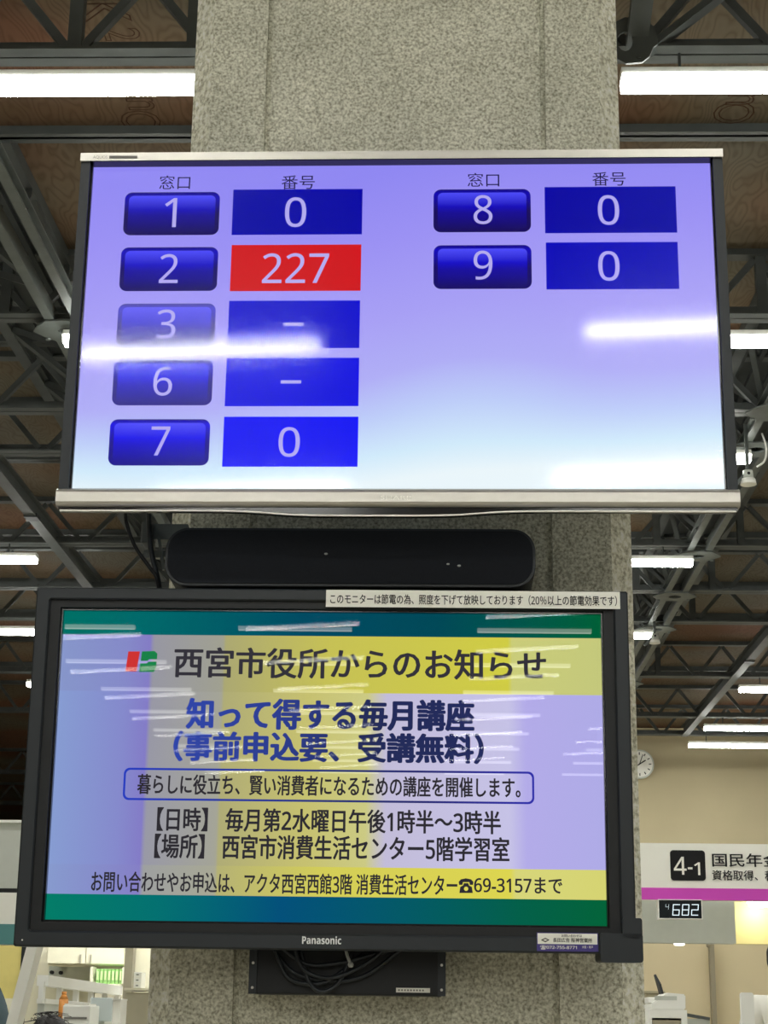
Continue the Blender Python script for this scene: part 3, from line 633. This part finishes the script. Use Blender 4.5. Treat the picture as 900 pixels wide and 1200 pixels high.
Ls('4', 789.5, 1004, 804.5, 1025, M_paper, bd, .008); Ls('-', 806, 1016.3, 811.5, 1018.8, M_paper, bd); Ls('1', 813.5, 1010.5, 820.5, 1025.5, M_paper, bd, .008)
Ls('国民年金', 834.5, 1000, 914, 1016, M_ink, sg, .014)
Ls('資格取得、種別', 834.5, 1020, 920, 1032, M_ink, sg, .012)
# number indicator under the sign
nd = thing('number_indicator', P(797, 1077, YS), 'small dark digital counter showing 4 682 under the magenta stripe', 'display')
u0, v0, u1, v1 = rectP(771.5, 1054, 823, 1077, YS-.02)
b = BM(); ring(b, r4(u0, v0, u1, v1), r4(u0+.004, v0+.004, u1-.004, v1-.004), -YS-.05, -YS+.022, None); prism(b, r4(u0, v0, u1, v1), -YS-.06, -YS-.05, None); obj('case', b, M_white, nd)
b = BM(); prism(b, r4(u0+.004, v0+.004, u1-.004, v1-.004), -YS-.04, -YS+.016, None); fc = obj('face', b, paint('dark display face', lin(8, 18, 24), .35, 0, .2), nd)
M_led = emit('white segments', (.80, .95, 1, 1), 1.25)
SEG = {'0': 'abcdef', '1': 'bc', '2': 'abged', '3': 'abgcd', '4': 'fgbc', '6': 'acdefg', '8': 'abcdefg'}
def seven(ch, x0, y0, x1, y1):
    u0, v0, u1, v1 = rectP(x0, y0, x1, y1, YS-.018); t = (u1-u0)*.14; vm = (v0+v1)/2; b = BM(); sl = .10
    f = lambda u, v: (u+sl*(v-v0), v)
    S = {'a': (u0, v1-t, u1, v1), 'd': (u0, v0, u1, v0+t), 'g': (u0, vm-t/2, u1, vm+t/2), 'b': (u1-t, vm, u1, v1), 'c': (u1-t, v0, u1, vm), 'f': (u0, vm, u0+t, v1), 'e': (u0, v0, u0+t, vm)}
    for s in SEG[ch]:
        p, q, r_, s_ = S[s]; e_ = .0008
        prism(b, [f(p+e_, q+e_), f(r_-e_, q+e_), f(r_-e_, s_-e_), f(p+e_, s_-e_)], -YS+.016, -YS+.018, None)
    obj('digit', b, M_led, fc)
seven('4', 779.5, 1059.5, 783.5, 1066); seven('6', 787.5, 1059.5, 796, 1073); seven('8', 798.5, 1059.5, 807, 1073); seven('2', 809.5, 1059.5, 818, 1073)
# grey bulkhead behind the sign, lit yellow panel, lamps
YB = 10.6
u0, v0, u1, v1 = rectP(745, 1050, 861.5, 1105, YB); vt = zt-.03
bp_ = thing('bulkhead_panel', ((.9+u1)/2, YB+.06, v0), 'pale grey hanging panel with a small oval light, behind the digital counter', 'panel')
b = BM(); box(b, ((.9+u1)/2, YB+.06, (v0+vt)/2), (u1-.9, .12, vt-v0)); obj('face', b, M_grey, bp_)
for x in (1.1, 2.0):
    b = BM(); box(b, (x, (YS+.08+YB)/2, (zt+zb)/2+.05), (.03, YB-YS-.08, .03)); obj('bracket', b, M_steel2, bp_)
c = P(796, 1106.3, YB+.06); c.z = v0+.001
b = BM(); cyl(b, c+Vector((0, 0, -.004)), c, .036, 24); pk = obj('puck_light', b, M_white, bp_)
b = BM(); cyl(b, c+Vector((0, 0, -.013)), c+Vector((0, 0, -.004)), .028, 24, .034); obj('diffuser', b, emit('puck glow', (1, .97, .88, 1), 5), pk)
M_yel = paint('cream yellow panel', lin(238, 226, 160), .6, 0, .2)
y0_ = P(880, 1106, YB+.3).z
b = BM(); box(b, (3.2, YB+.36, (y0_+vt)/2), (3.2-.15+.55, .06, vt-y0_)); props(obj('cream_panel', b, M_yel), 'cream yellow lit panel at the right edge below the sign', 'panel')
c = P(889, 1063, YB+.2); t = thing('round_lamp', c, 'glowing round lamp at the right edge tucked under the sign', 'lamp')
b = BM(); cyl(b, c, c+Vector((0, 0, .03)), .055, 24, .07); obj('diffuser', b, emit('round lamp glow', (1, .95, .78, 1), 24), t)
b = BM(); cyl(b, c+Vector((0, 0, .03)), (c.x, c.y, zt), .03, 20); obj('stem', b, M_white, t)
# partition behind the counter
b = BM(); box(b, (2.8, 12.6, 1.0), (4.2, .1, 2.0)); struct('wall_partition', b, paint('pale beige partition', lin(222, 208, 174), .85, 0, .2, .03, 2))
c0 = P(834.5, 1106, 12.45); props(obj('partition_post', (lambda b: (box(b, (c0.x, 12.5, c0.z/2), (.03, .08, c0.z)), ball(b, (c0.x-.025, 12.46, c0.z-.01), .016), b)[2])(BM()), paint('taupe post', lin(156, 148, 128), .6)), 'thin grey upright post on the beige partition', 'post')
# fax on cabinet
YF = 9.0
a = P(760, 1183, YF); c = P(805, 1183, YF)
cbn = thing('storage_cabinet', ((a.x+c.x)/2, YF+.25, 0), 'tall white cabinet under the fax machine beside the column', 'cabinet')
b = BM(); ring(b, r4(a.x, 0, c.x, a.z), r4(a.x+.016, .05, c.x-.03, a.z-.04), -YF-.5, -YF, None); prism(b, r4(a.x, 0, c.x, a.z), -YF-.5, -YF-.46, None); obj('body', b, M_white, cbn)
b = BM(); box(b, ((a.x+c.x)/2-.007, YF+.02, a.z/2), (c.x-a.x-.052, .02, a.z-.1)); dr = obj('door', b, paint('taupe door', lin(168, 160, 138), .6), cbn)
b = BM(); box(b, (c.x-.06, YF+.004, a.z-.25), (.012, .02, .1)); obj('handle', b, M_silver, dr)
fx = thing('fax_machine', ((a.x+c.x)/2, YF+.2, a.z), 'white fax machine with raised tray on the white cabinet', 'fax machine')
z0 = a.z+.001; xa = P(763, 1180, YF).x; xb = P(807, 1180, YF).x
b = BM(); t_ = bmesh.new(); prism(t_, [(xa, z0), (xb-.012, z0), (xb-.010, z0+.075), (xa+.085, z0+.082), (xa+.05, z0+.055), (xa+.004, z0+.03)], -YF-.32, -YF-.02, None); bmesh.ops.bevel(t_, geom=list(t_.edges), offset=.006, segments=2, affect='EDGES'); merge(b, t_); obj('body', b, M_white, fx)
b = BM(); bar(b, (xa+.085, YF+.2, z0+.08), (xa+.065, YF+.25, z0+.13), .012, .14, (0, 1, 0)); obj('paper_tray', b, M_blk2, fx)
b = BM(); box(b, (xa+.02, YF+.18, z0+.045), (.05, .2, .03), None, .008); obj('handset', b, M_white, fx)
b = BM(); box(b, (xb-.11, YF-.015+.04, z0+.055), (.11, .012, .02)); obj('control_panel', b, M_grey, fx)
a2 = P(757, 1164, 9.8); c2 = P(777, 1164, 9.8); props(obj('document_box', (lambda b: (box(b, ((a2.x+c2.x)/2, 9.95, a2.z/2), (c2.x-a2.x, .3, a2.z), None, .006), box(b, ((a2.x+c2.x)/2, 9.95, a2.z+.006), (c2.x-a2.x+.02, .32, .012)), b)[2])(BM()), paint('khaki box', lin(176, 168, 140), .7)), 'khaki cupboard with pale top behind the fax machine', 'cupboard')
a3 = P(809, 1189, 9.3); c3 = P(836, 1194, 9.3)
t = thing('desk_tray', ((a3.x+c3.x)/2, 9.45, 0), 'grey low screen standing right of the white cabinet', 'screen')
b = BM(); box(b, ((a3.x+c3.x)/2, 9.45, c3.z/2), (c3.x-a3.x, .05, c3.z)); obj('panel', b, M_grey, t)
b = BM(); bar(b, (a3.x, 9.45, a3.z), (c3.x, 9.45, c3.z), .07, .015); obj('top_rail', b, M_steel, t)
# ------------------------------------------------------------------ people
M_skin = paint('skin', lin(206, 160, 132), .6, 0, .3, .03)
M_hair = paint('black hair', lin(26, 22, 22), .5, 0, .4, .3, 60)
def skin_mesh(name, verts, edges, radii, mat, parent, root=0, sub=2):
    me = bpy.data.meshes.new(name); me.from_pydata([Vector(v) for v in verts], edges, [])
    o = bpy.data.objects.new('tmp', me); COL.objects.link(o)
    mod = o.modifiers.new('s', 'SKIN'); mod.use_smooth_shade = True
    for i, r_ in enumerate(radii):
        sv = me.skin_vertices[0].data[i]; sv.radius = r_ if isinstance(r_, tuple) else (r_, r_); sv.use_root = (i == root)
    s = o.modifiers.new('ss', 'SUBSURF'); s.levels = s.render_levels = sub
    dg = bpy.context.evaluated_depsgraph_get(); me2 = bpy.data.meshes.new_from_object(o.evaluated_get(dg))
    bpy.data.objects.remove(o); bpy.data.meshes.remove(me)
    for p in me2.polygons: p.use_smooth = True
    return link(name, me2, mat, parent)
def person(x, y, h, face, top_mat, leg_mat, label, seated=False, tousled=False):
    t = thing('person', (x, y, 0), label, 'person'); s = h/1.7; dz = -.42*s if seated else 0
    ca, sa = math.cos(face), math.sin(face)
    def W(px, py, pz): px *= s; py *= s; pz = pz*s+dz; return (x+px*ca-py*sa, y+px*sa+py*ca, pz)   # local: -y is ahead
    def legs(sd):
        if seated: return [W(sd*.09, 0, .90), W(sd*.11, -.42, .90), W(sd*.11, -.44, .50), W(sd*.11, -.46, .47), W(sd*.12, -.60, .45)]
        return [W(sd*.09, 0, .88), W(sd*.10, -.02, .48), W(sd*.10, .01, .10), W(sd*.10, -.01, .045), W(sd*.11, -.15, .03)]
    V = [W(0, 0, .95), W(0, -.01, 1.12), W(0, -.01, 1.30), W(0, 0, 1.42), W(0, 0, 1.47), W(0, -.015, 1.53), W(0, -.02, 1.60), W(0, -.01, 1.655)]
    Rr = [(.15, .11), (.135, .10), (.155, .105), (.07, .065), (.05, .05), (.062, .078), (.075, .092), (.055, .07)]
    E = [(i, i+1) for i in range(7)]; Rr = [(a*s, b_*s) for a, b_ in Rr]
    def add(pts, rr, frm):
        p = frm
        for q, r_ in zip(pts, rr): V.append(q); Rr.append(r_*s); E.append((p, len(V)-1)); p = len(V)-1
        return p
    for sd in (-1, 1):
        add(legs(sd), (.085, .06, .042, .04, .03), 0)
        arm = [W(sd*.16, 0, 1.37), W(sd*.20, .01, 1.30), W(sd*.235, .03, 1.06), W(sd*.235, -.10, .84), W(sd*.23, -.14, .78)]
        if seated: arm = [W(sd*.16, 0, 1.37), W(sd*.20, .01, 1.30), W(sd*.23, .0, 1.07), W(sd*.19, -.22, .98), W(sd*.18, -.28, .97)]
        e_ = add(arm, (.058, .055, .042, .028, .032), 2)
        b0 = Vector(V[e_]); dr_ = (b0-Vector(V[e_-1])).normalized(); sdv = Vector((ca, sa, 0))
        for f_, (o_, L_) in enumerate(((-.03, .065), (-.01, .08), (.01, .075), (.03, .06))):
            p1 = b0+sdv*o_*s+dr_*.04*s; add([tuple(p1), tuple(p1+dr_*L_*s*.6), tuple(p1+dr_*L_*s+Vector((0, 0, -.01)))], (.010, .009, .008), e_)
        add([tuple(b0+sdv*(-sd)*.045*s), tuple(b0+sdv*(-sd)*.06*s+dr_*.04*s)], (.011, .009), e_)
    skin_mesh('body', V, E, Rr, M_skin, t)
    # clothing shells a little outside the body
    TV_ = [W(0, 0, .90), W(0, -.01, 1.12), W(0, -.01, 1.30), W(0, 0, 1.42)]; TR = [(.175*s, .135*s), (.16*s, .125*s), (.178*s, .128*s), (.085*s, .08*s)]; TE = [(0, 1), (1, 2), (2, 3)]
    for sd in (-1, 1):
        pts = [W(sd*.165, 0, 1.375), W(sd*.20, .01, 1.30), W(sd*.235, .03, 1.06), W(sd*.235, -.08, .88)]
        if seated: pts = [W(sd*.165, 0, 1.375), W(sd*.20, .01, 1.30), W(sd*.23, .0, 1.07), W(sd*.195, -.19, .985)]
        p = 2
        for q, r_ in zip(pts, (.07, .068, .056, .042)): TV_.append(q); TR.append(r_*s); TE.append((p, len(TV_)-1)); p = len(TV_)-1
    skin_mesh('shirt', TV_, TE, TR, top_mat, t)
    LV = [W(0, 0, .93)]; LR = [(.165*s, .125*s)]; LE = []
    for sd in (-1, 1):
        p = 0
        for q, r_ in zip(legs(sd)[:3], (.10, .078, .062)): LV.append(q); LR.append(r_*s); LE.append((p, len(LV)-1)); p = len(LV)-1
    skin_mesh('trousers', LV, LE, LR, leg_mat, t)
    # hair: a cap with strands, open at the face
    hb = BM(); hc_ = Vector(W(0, .005, 1.61)); tt = bmesh.new(); bmesh.ops.create_uvsphere(tt, u_segments=40, v_segments=24, radius=1)
    dele = [v for v in tt.verts if v.co.y < -.35 and v.co.z < .42 or v.co.z < -.75]
    bmesh.ops.delete(tt, geom=dele, context='VERTS')
    for v in tt.verts:
        n_ = 1+.05*math.sin(v.co.x*17+v.co.z*5)*math.cos(v.co.y*13)
        q = Vector((v.co.x*.091*n_, v.co.y*.108*n_, v.co.z*.108*n_))*s; v.co = hc_+Vector((q.x*ca-q.y*sa, q.x*sa+q.y*ca, q.z))
    for f in tt.faces: f.smooth = True
    merge(hb, tt)
    for i in range(60 if tousled else 0):
        a_ = random.uniform(0, 6.28); e_ = random.uniform(.2, 1.4); d = Vector((math.cos(a_)*math.cos(e_)*.09, math.sin(a_)*math.cos(e_)*.105, math.sin(e_)*.106))*s
        p0 = hc_+d; tube(hb, [p0*1, p0+Vector((random.uniform(-.02, .02), random.uniform(-.02, .02), .012)), p0+Vector((random.uniform(-.05, .05), random.uniform(-.05, .05), .004))], .0012, 4, 3)
    obj('hair', hb, M_hair, t)
    for sd in (-1, 1):
        eb_ = BM(); ball(eb_, W(sd*.03, -.105, 1.585), .011*s, seg=10); obj('eye', eb_, M_ink, t)
    nb = BM(); cyl(nb, W(0, -.105, 1.585), W(0, -.122, 1.55), .006*s, 8, .014*s); obj('nose', nb, M_skin, t)
    mb = BM(); ball(mb, W(0, -.102, 1.513), .022*s, (1, .35, .3), 10); obj('mouth', mb, paint('lips', lin(170, 100, 92), .5), t)
    for sd in (-1, 1):
        rb = BM(); ball(rb, W(sd*.08, -.0, 1.57), .028*s, (.4, .7, 1), 10); obj('ear', rb, M_skin, t)
    return t
M_shirt = paint('white shirt', lin(232, 230, 220), .8, 0, .2, .03, 8)
M_jack = paint('blue grey jacket', lin(92, 110, 118), .8, 0, .2, .1, 30)
M_navy = paint('navy trousers', lin(40, 44, 58), .8, 0, .2, .1, 30)
c = P(922, 1137, 9.0)
person(c.x, 9.0, 1.73, R(15), M_shirt, M_navy, 'person in a white shirt standing at the right edge behind the counter')
c = P(59, 1187, 6.2)
person(c.x, 6.2, 1.30, R(200), M_navy, M_navy, 'short person of whom only tousled black hair shows under the lower monitor', tousled=True)
c = P(13, 1170, 6.9)
person(c.x-.265, 6.9, 1.74, R(-10), M_jack, M_navy, 'person in a blue grey jacket, only a shoulder showing at the bottom left')
# ------------------------------------------------------------------ left hand signs and office
YL = 8.0
def hp(y, Y, x=12): return P(x, y, Y).z
sl = thing('hanging_sign', (-3.0, YL, hp(1107, YL)), 'white hanging sign with teal stripe at the left edge beside the lower monitor', 'sign')
b = BM(); box(b, (-2.6, YL+.04, (hp(1046, YL)+hp(1107, YL))/2), (3.0, .08, hp(1046, YL)-hp(1107, YL))); obj('board', b, M_paper, sl)
b = BM(); box(b, (-2.6, YL-.003, (hp(1083, YL)+hp(1107, YL))/2), (3.0, .006, hp(1083, YL)-hp(1107, YL))); obj('stripe', b, paint('teal stripe', lin(84, 142, 142), .6), sl)
b = BM(); box(b, (-2.6, YL+.02, (hp(1041, YL)+hp(1046, YL))/2), (3.0, .03, hp(1041, YL)-hp(1046, YL))); obj('joint', b, M_blk, sl)
pn = thing('fascia_panel', (-3.0, YL, hp(1041, YL)), 'plain pale grey panel hanging above the teal striped sign', 'panel')
b = BM(); box(b, (-2.6, YL+.04, (hp(963, YL)+hp(1041, YL))/2), (3.0, .08, hp(963, YL)-hp(1041, YL))); obj('face', b, M_grey, pn)
b = BM(); box(b, (-2.6, YL+.03, hp(963, YL)), (3.0, .11, .012)); obj('top_edge', b, M_white, pn)
for x in (-1.2, -3.9):
    b = BM(); cyl(b, (x, YL+.04, hp(963, YL)), (x, YL+.04, ZC), .012, 10); obj('hanger', b, M_steel2, pn)
# yellow notice board
YY = 9.3; a = P(-40, 1090, YY); c = P(21.5, 1170, YY)
nb = thing('notice_board', ((a.x+c.x)/2, YY, 0), 'yellow notice board with dark edge at the bottom left', 'notice board')
b = BM(); box(b, ((a.x+c.x)/2, YY+.02, (a.z+c.z)/2), (c.x-a.x, .03, a.z-c.z)); obj('board', b, paint('yellow card', lin(248, 232, 148), .8, 0, .2, .03), nb)
b = BM(); box(b, (c.x+.015, YY+.02, a.z/2), (.03, .05, a.z)); obj('post', b, M_blk2, nb)
b = BM(); box(b, (a.x-.015, YY+.02, a.z/2), (.03, .05, a.z)); obj('post', b, M_blk2, nb)
# leaning white post
b = BM(); A0 = P(44, 1098, 5.0); A1 = P(17, 1200, 5.0); d = (A1-A0); A1 = A0+d*(A0.z/(-d.z)); A0 = A0-d*.9
props(obj('leaning_post', (lambda b: (bar(b, A0, A1, .03, .075, (0, 1, 0)), b)[1])(b), M_white), 'white slanted post standing under the left corner of the lower monitor', 'post')
# office behind
M_cream = paint('cream laminate', lin(226, 222, 200), .6, 0, .3, .02)
M_taupe = paint('taupe partition', lin(182, 176, 156), .8, 0, .2, .03)
b = BM(); box(b, (-2.6, 10.75, 1.22), (2.6, .1, 2.44)); struct('wall_office', b, M_cream)
def pb(x0, y0, x1, y1, Y, d): u0, v0, u1, v1 = rectP(x0, y0, x1, y1, Y); return Vector(((u0+u1)/2, Y+d/2, (v0+v1)/2)), Vector((u1-u0, d, v1-v0))
oc, os_ = pb(57, 1096, 146.5, 1131.5, 10.3, .38)
t = thing('overhead_cupboard', oc-Vector((0, 0, os_.z/2)), 'cream overhead cupboard under the lower monitor left of the column', 'cupboard')
b = BM(); box(b, oc, os_, None, .004); obj('body', b, M_cream, t)
for s in (-1, 1):
    b = BM(); box(b, oc+Vector((s*os_.x*.25, -.2, 0)), (os_.x*.49, .02, os_.z-.02)); d_ = obj('door', b, M_cream, t)
    b = BM(); box(b, oc+Vector((s*.03, -.215, -.05)), (.01, .012, .05)); obj('handle', b, M_silver, d_)
wc, ws = pb(57, 1132.5, 110, 1152, 10.62, .04)
wb = thing('whiteboard', wc, 'grey whiteboard with two dark magnets under the cream cupboard', 'whiteboard')
b = BM(); box(b, wc, ws); obj('board', b, M_grey, wb)
for px, py in ((61, 1139.5), (71.5, 1140)):
    q = P(px, py, 10.59); b = BM(); cyl(b, q+Vector((0, .012, 0)), q+Vector((0, -.02, 0)), .011, 12); obj('magnet', b, M_blk, wb)
# shelf with green binders
xs0, xs1 = P(109, 1140, 10.2).x, P(146.5, 1140, 10.2).x; zs0 = P(128, 1153, 10.2).z; zs1 = P(128, 1133, 10.2).z
sh = thing('binder_shelf', ((xs0+xs1)/2, 10.35, 0), 'cream open shelf holding the green binders', 'shelf')
b = BM(); box(b, (xs0-.008, 10.35, zs1/2), (.016, .3, zs1)); box(b, (xs1-.008, 10.35, zs1/2), (.016, .3, zs1)); obj('side_panel', b, M_cream, sh)
b = BM(); box(b, ((xs0+xs1)/2, 10.35, zs0-.01), (xs1-xs0, .3, .02)); obj('shelf_board', b, M_cream, sh)
b = BM(); box(b, ((xs0+xs1)/2, 10.35, zs0/2), (xs1-xs0-.03, .28, zs0-.03)); obj('lower_front', b, M_taupe, sh)
M_gr = paint('green binder', lin(150, 200, 120), .6, 0, .3, .05); M_gr2 = paint('pale green spine', lin(206, 226, 170), .6)
nB = 7; wB = (xs1-xs0-.03)/nB
places = ['first green binder from the left on the cream shelf', 'second green binder from the left on the cream shelf', 'third green binder from the left on the cream shelf', 'middle green binder of the seven on the cream shelf', 'third green binder from the right on the cream shelf', 'second green binder from the right on the cream shelf', 'rightmost green binder on the cream shelf']
for i in range(nB):
    X = xs0+.015+wB*(i+.5); hB = (zs1-zs0)*.88
    t = thing('binder', (X, 10.3, zs0), places[i], 'binder', 'green binders on the shelf')
    b = BM(); box(b, (X, 10.32, zs0+hB/2), (wB-.003, .22, hB-.001), None, .002); obj('cover', b, M_gr, t)
    b = BM(); box(b, (X, 10.208, zs0+hB*.55), (wB*.5, .004, hB*.6)); obj('spine_label', b, M_gr2, t)
# slotted white rail screen running back
ra = P(50, 1149, 7.6); rb = P(138, 1161, 9.4)
rl = thing('slotted_screen', ((ra.x+rb.x)/2, 8.5, 0), 'white slotted rail screen sloping across the office under the monitor', 'screen')
b = BM(); bar(b, ra, rb, .05, .045); obj('top_rail', b, M_white, rl)
b = BM(); bar(b, ra-Vector((0, 0, .085)), rb-Vector((0, 0, .085)), .04, .02); obj('lower_rail', b, M_white, rl)
for i in range(6):
    q = ra.lerp(rb, i/5); b = BM(); box(b, q-Vector((0, 0, .05)), (.022, .04, .09)); obj('divider', b, M_white, rl)
b = BM(); qa = ra-Vector((0, 0, .095)); qb = rb-Vector((0, 0, .095)); bar(b, (qa.x, qa.y, qa.z/2), (qb.x, qb.y, qa.z/2), .03, qa.z); obj('panel', b, M_grey, rl)
# cupboard with things on it
zc = P(90, 1203, 7.0).z
xa, xb = P(45, 1190, 7.0).x, P(141, 1190, 7.0).x
cp = thing('low_cupboard', ((xa+xb)/2, 7.2, 0), 'pale cupboard top carrying white boxes under the lower monitor', 'cupboard')
b = BM(); box(b, ((xa+xb)/2, 7.2, zc/2-.01), (xb-xa, .4, zc-.02)); obj('body', b, M_cream, cp)
b = BM(); box(b, ((xa+xb)/2, 7.19, zc-.01), (xb-xa+.02, .43, .02)); obj('top', b, M_white, cp)
xp0, xp1 = P(73, 1190, 7.0).x, P(105, 1190, 7.0).x; zp = P(90, 1178, 7.0).z
t = thing('printer', ((xp0+xp1)/2, 7.1, zc), 'small white printer on the cupboard next to the orange bottle', 'printer')
b = BM(); box(b, ((xp0+xp1)/2, 7.1, (zc+zp)/2), (xp1-xp0, .2, zp-zc), None, .005); obj('body', b, M_white, t)
b = BM(); box(b, ((xp0+xp1)/2, 7.0, zc+(zp-zc)*.4), (xp1-xp0-.02, .02, .008)); obj('paper_slot', b, M_pgrey, t)
b = BM(); box(b, ((xp0+xp1)/2, 7.08, zp+.003), (xp1-xp0-.01, .15, .006)); obj('lid', b, M_paper, t)
M_or = paint('orange plastic', lin(226, 150, 70), .4); q = P(73, 1200, 7.28); zo = P(73, 1162, 7.28).z
t = thing('bottle', (q.x, 7.28, zc), 'orange bottle standing behind the small white printer', 'bottle')
b = BM(); cyl(b, (q.x, 7.28, zc), (q.x, 7.28, zo-.03), .019, 20); cyl(b, (q.x, 7.28, zo-.03), (q.x, 7.28, zo-.012), .019, 20, .010); obj('body', b, M_or, t)
b = BM(); cyl(b, (q.x, 7.28, zo-.012), (q.x, 7.28, zo), .01, 16); obj('cap', b, M_or, t)
mc, ms = pb(105, 1169, 131, 1202, 7.25, .02)
t = thing('computer_monitor', (mc.x, 7.27, zc), 'pale blue grey computer screen between white boxes on the cupboard', 'monitor')
b = BM(); box(b, (mc.x, 7.27, (zc+.02+P(118, 1169, 7.25).z)/2), (ms.x, .025, P(118, 1169, 7.25).z-zc-.02), None, .004); obj('panel', b, paint('blue grey plastic', lin(196, 206, 206), .5), t)
b = BM(); box(b, (mc.x, 7.28, zc+.012), (.03, .03, .024)); box(b, (mc.x, 7.28, zc+.003), (.09, .09, .006)); obj('stand', b, M_grey, t)
bc, bs = pb(131.5, 1172, 141, 1202, 7.05, .14)
t = thing('carton', (bc.x, 7.12, zc), 'white carton at the right end of the cupboard', 'box'); zt_ = P(136, 1172, 7.05).z
b = BM(); box(b, (bc.x, 7.12, (zc+zt_)/2), (bs.x, .14, zt_-zc), None, .002); obj('body', b, M_paper, t)
b = BM(); box(b, (bc.x, 7.115, zt_+.003), (bs.x+.004, .148, .006)); obj('lid', b, M_white, t)
# niche beside the column
a = P(147, 1100, 9.0); c = P(153.5, 1157, 9.0)
props(obj('partition_panel', (lambda b: (box(b, ((a.x+c.x)/2, 9.05, .9), (c.x-a.x, .08, 1.8)), box(b, ((a.x+c.x)/2, 9.05, 1.805), (c.x-a.x+.01, .09, .012)), b)[2])(BM()), M_taupe), 'narrow taupe partition end between the binders and the column', 'partition')
xa, xb = P(143, 1180, 8.6).x, P(185, 1180, 8.6).x; zz = P(157, 1157.5, 8.6).z
t = thing('filing_cabinet', ((xa+xb)/2, 8.85, 0), 'taupe filing cabinet at the left edge of the column', 'cabinet')
b = BM(); box(b, ((xa+xb)/2, 8.85, zz/2-.01), (xb-xa, .35, zz-.02), None, .003); obj('body', b, M_taupe, t)
b = BM(); box(b, ((xa+xb)/2, 8.84, zz-.006), (xb-xa+.01, .37, .012)); obj('top', b, M_cream, t)
xa, xb = P(156.5, 1145, 8.75).x, P(165.5, 1145, 8.75).x; zh = P(161, 1139, 8.75).z
t = thing('drawer_unit', ((xa+xb)/2, 8.8, zz), 'tiny white drawer unit on the taupe filing cabinet', 'drawer unit')
b = BM(); box(b, ((xa+xb)/2, 8.82, (zz+zh)/2), (xb-xa, .12, zh-zz), None, .002); obj('body', b, M_paper, t)
for i in range(3):
    b = BM(); zi = zz+(zh-zz)*(i+.5)/3; box(b, ((xa+xb)/2, 8.757, zi), (xb-xa-.006, .006, (zh-zz)/3-.006)); dr = obj('drawer', b, M_white, t)
    b = BM(); box(b, ((xa+xb)/2, 8.751, zi), (.012, .006, .004)); obj('knob', b, M_blk2, dr)

a = P(868, 1163, 8.7); c = P(883, 1163, 8.7)
t = thing('desk_divider', ((a.x+c.x)/2, 8.72, 0), 'narrow white upright divider in front of the standing person', 'divider')
b = BM(); prism(b, rrect(a.x, .04, c.x, a.z, .012), -8.74, -8.7, None); obj('panel', b, M_white, t)
b = BM(); box(b, ((a.x+c.x)/2, 8.72, .02), (.1, .3, .04)); obj('foot', b, M_steel2, t)

# added lamp, unseen behind the lower monitor, that brightens the office
ol = thing('office_fill_lamp', (-1.5, 9.7, 2.3), 'added strip lamp brightening the office, unseen behind the lower monitor', 'lamp')
b = BM(); extr_x(b, [(9.66, 2.3), (9.74, 2.3), (9.756, 2.338), (9.644, 2.338)], -2.1, -.9); obj('diffuser', b, M_lamp, ol)
b = BM(); extr_x(b, [(9.65, 2.338), (9.75, 2.338), (9.735, 2.375), (9.665, 2.375)], -2.1, -.9); obj('housing', b, M_white, ol)
for x in (-1.95, -1.4):
    b = BM(); bar(b, (x, 9.7, 2.365), (x, 10.70, 2.365), .03, .02); obj('arm', b, M_steel2, ol)
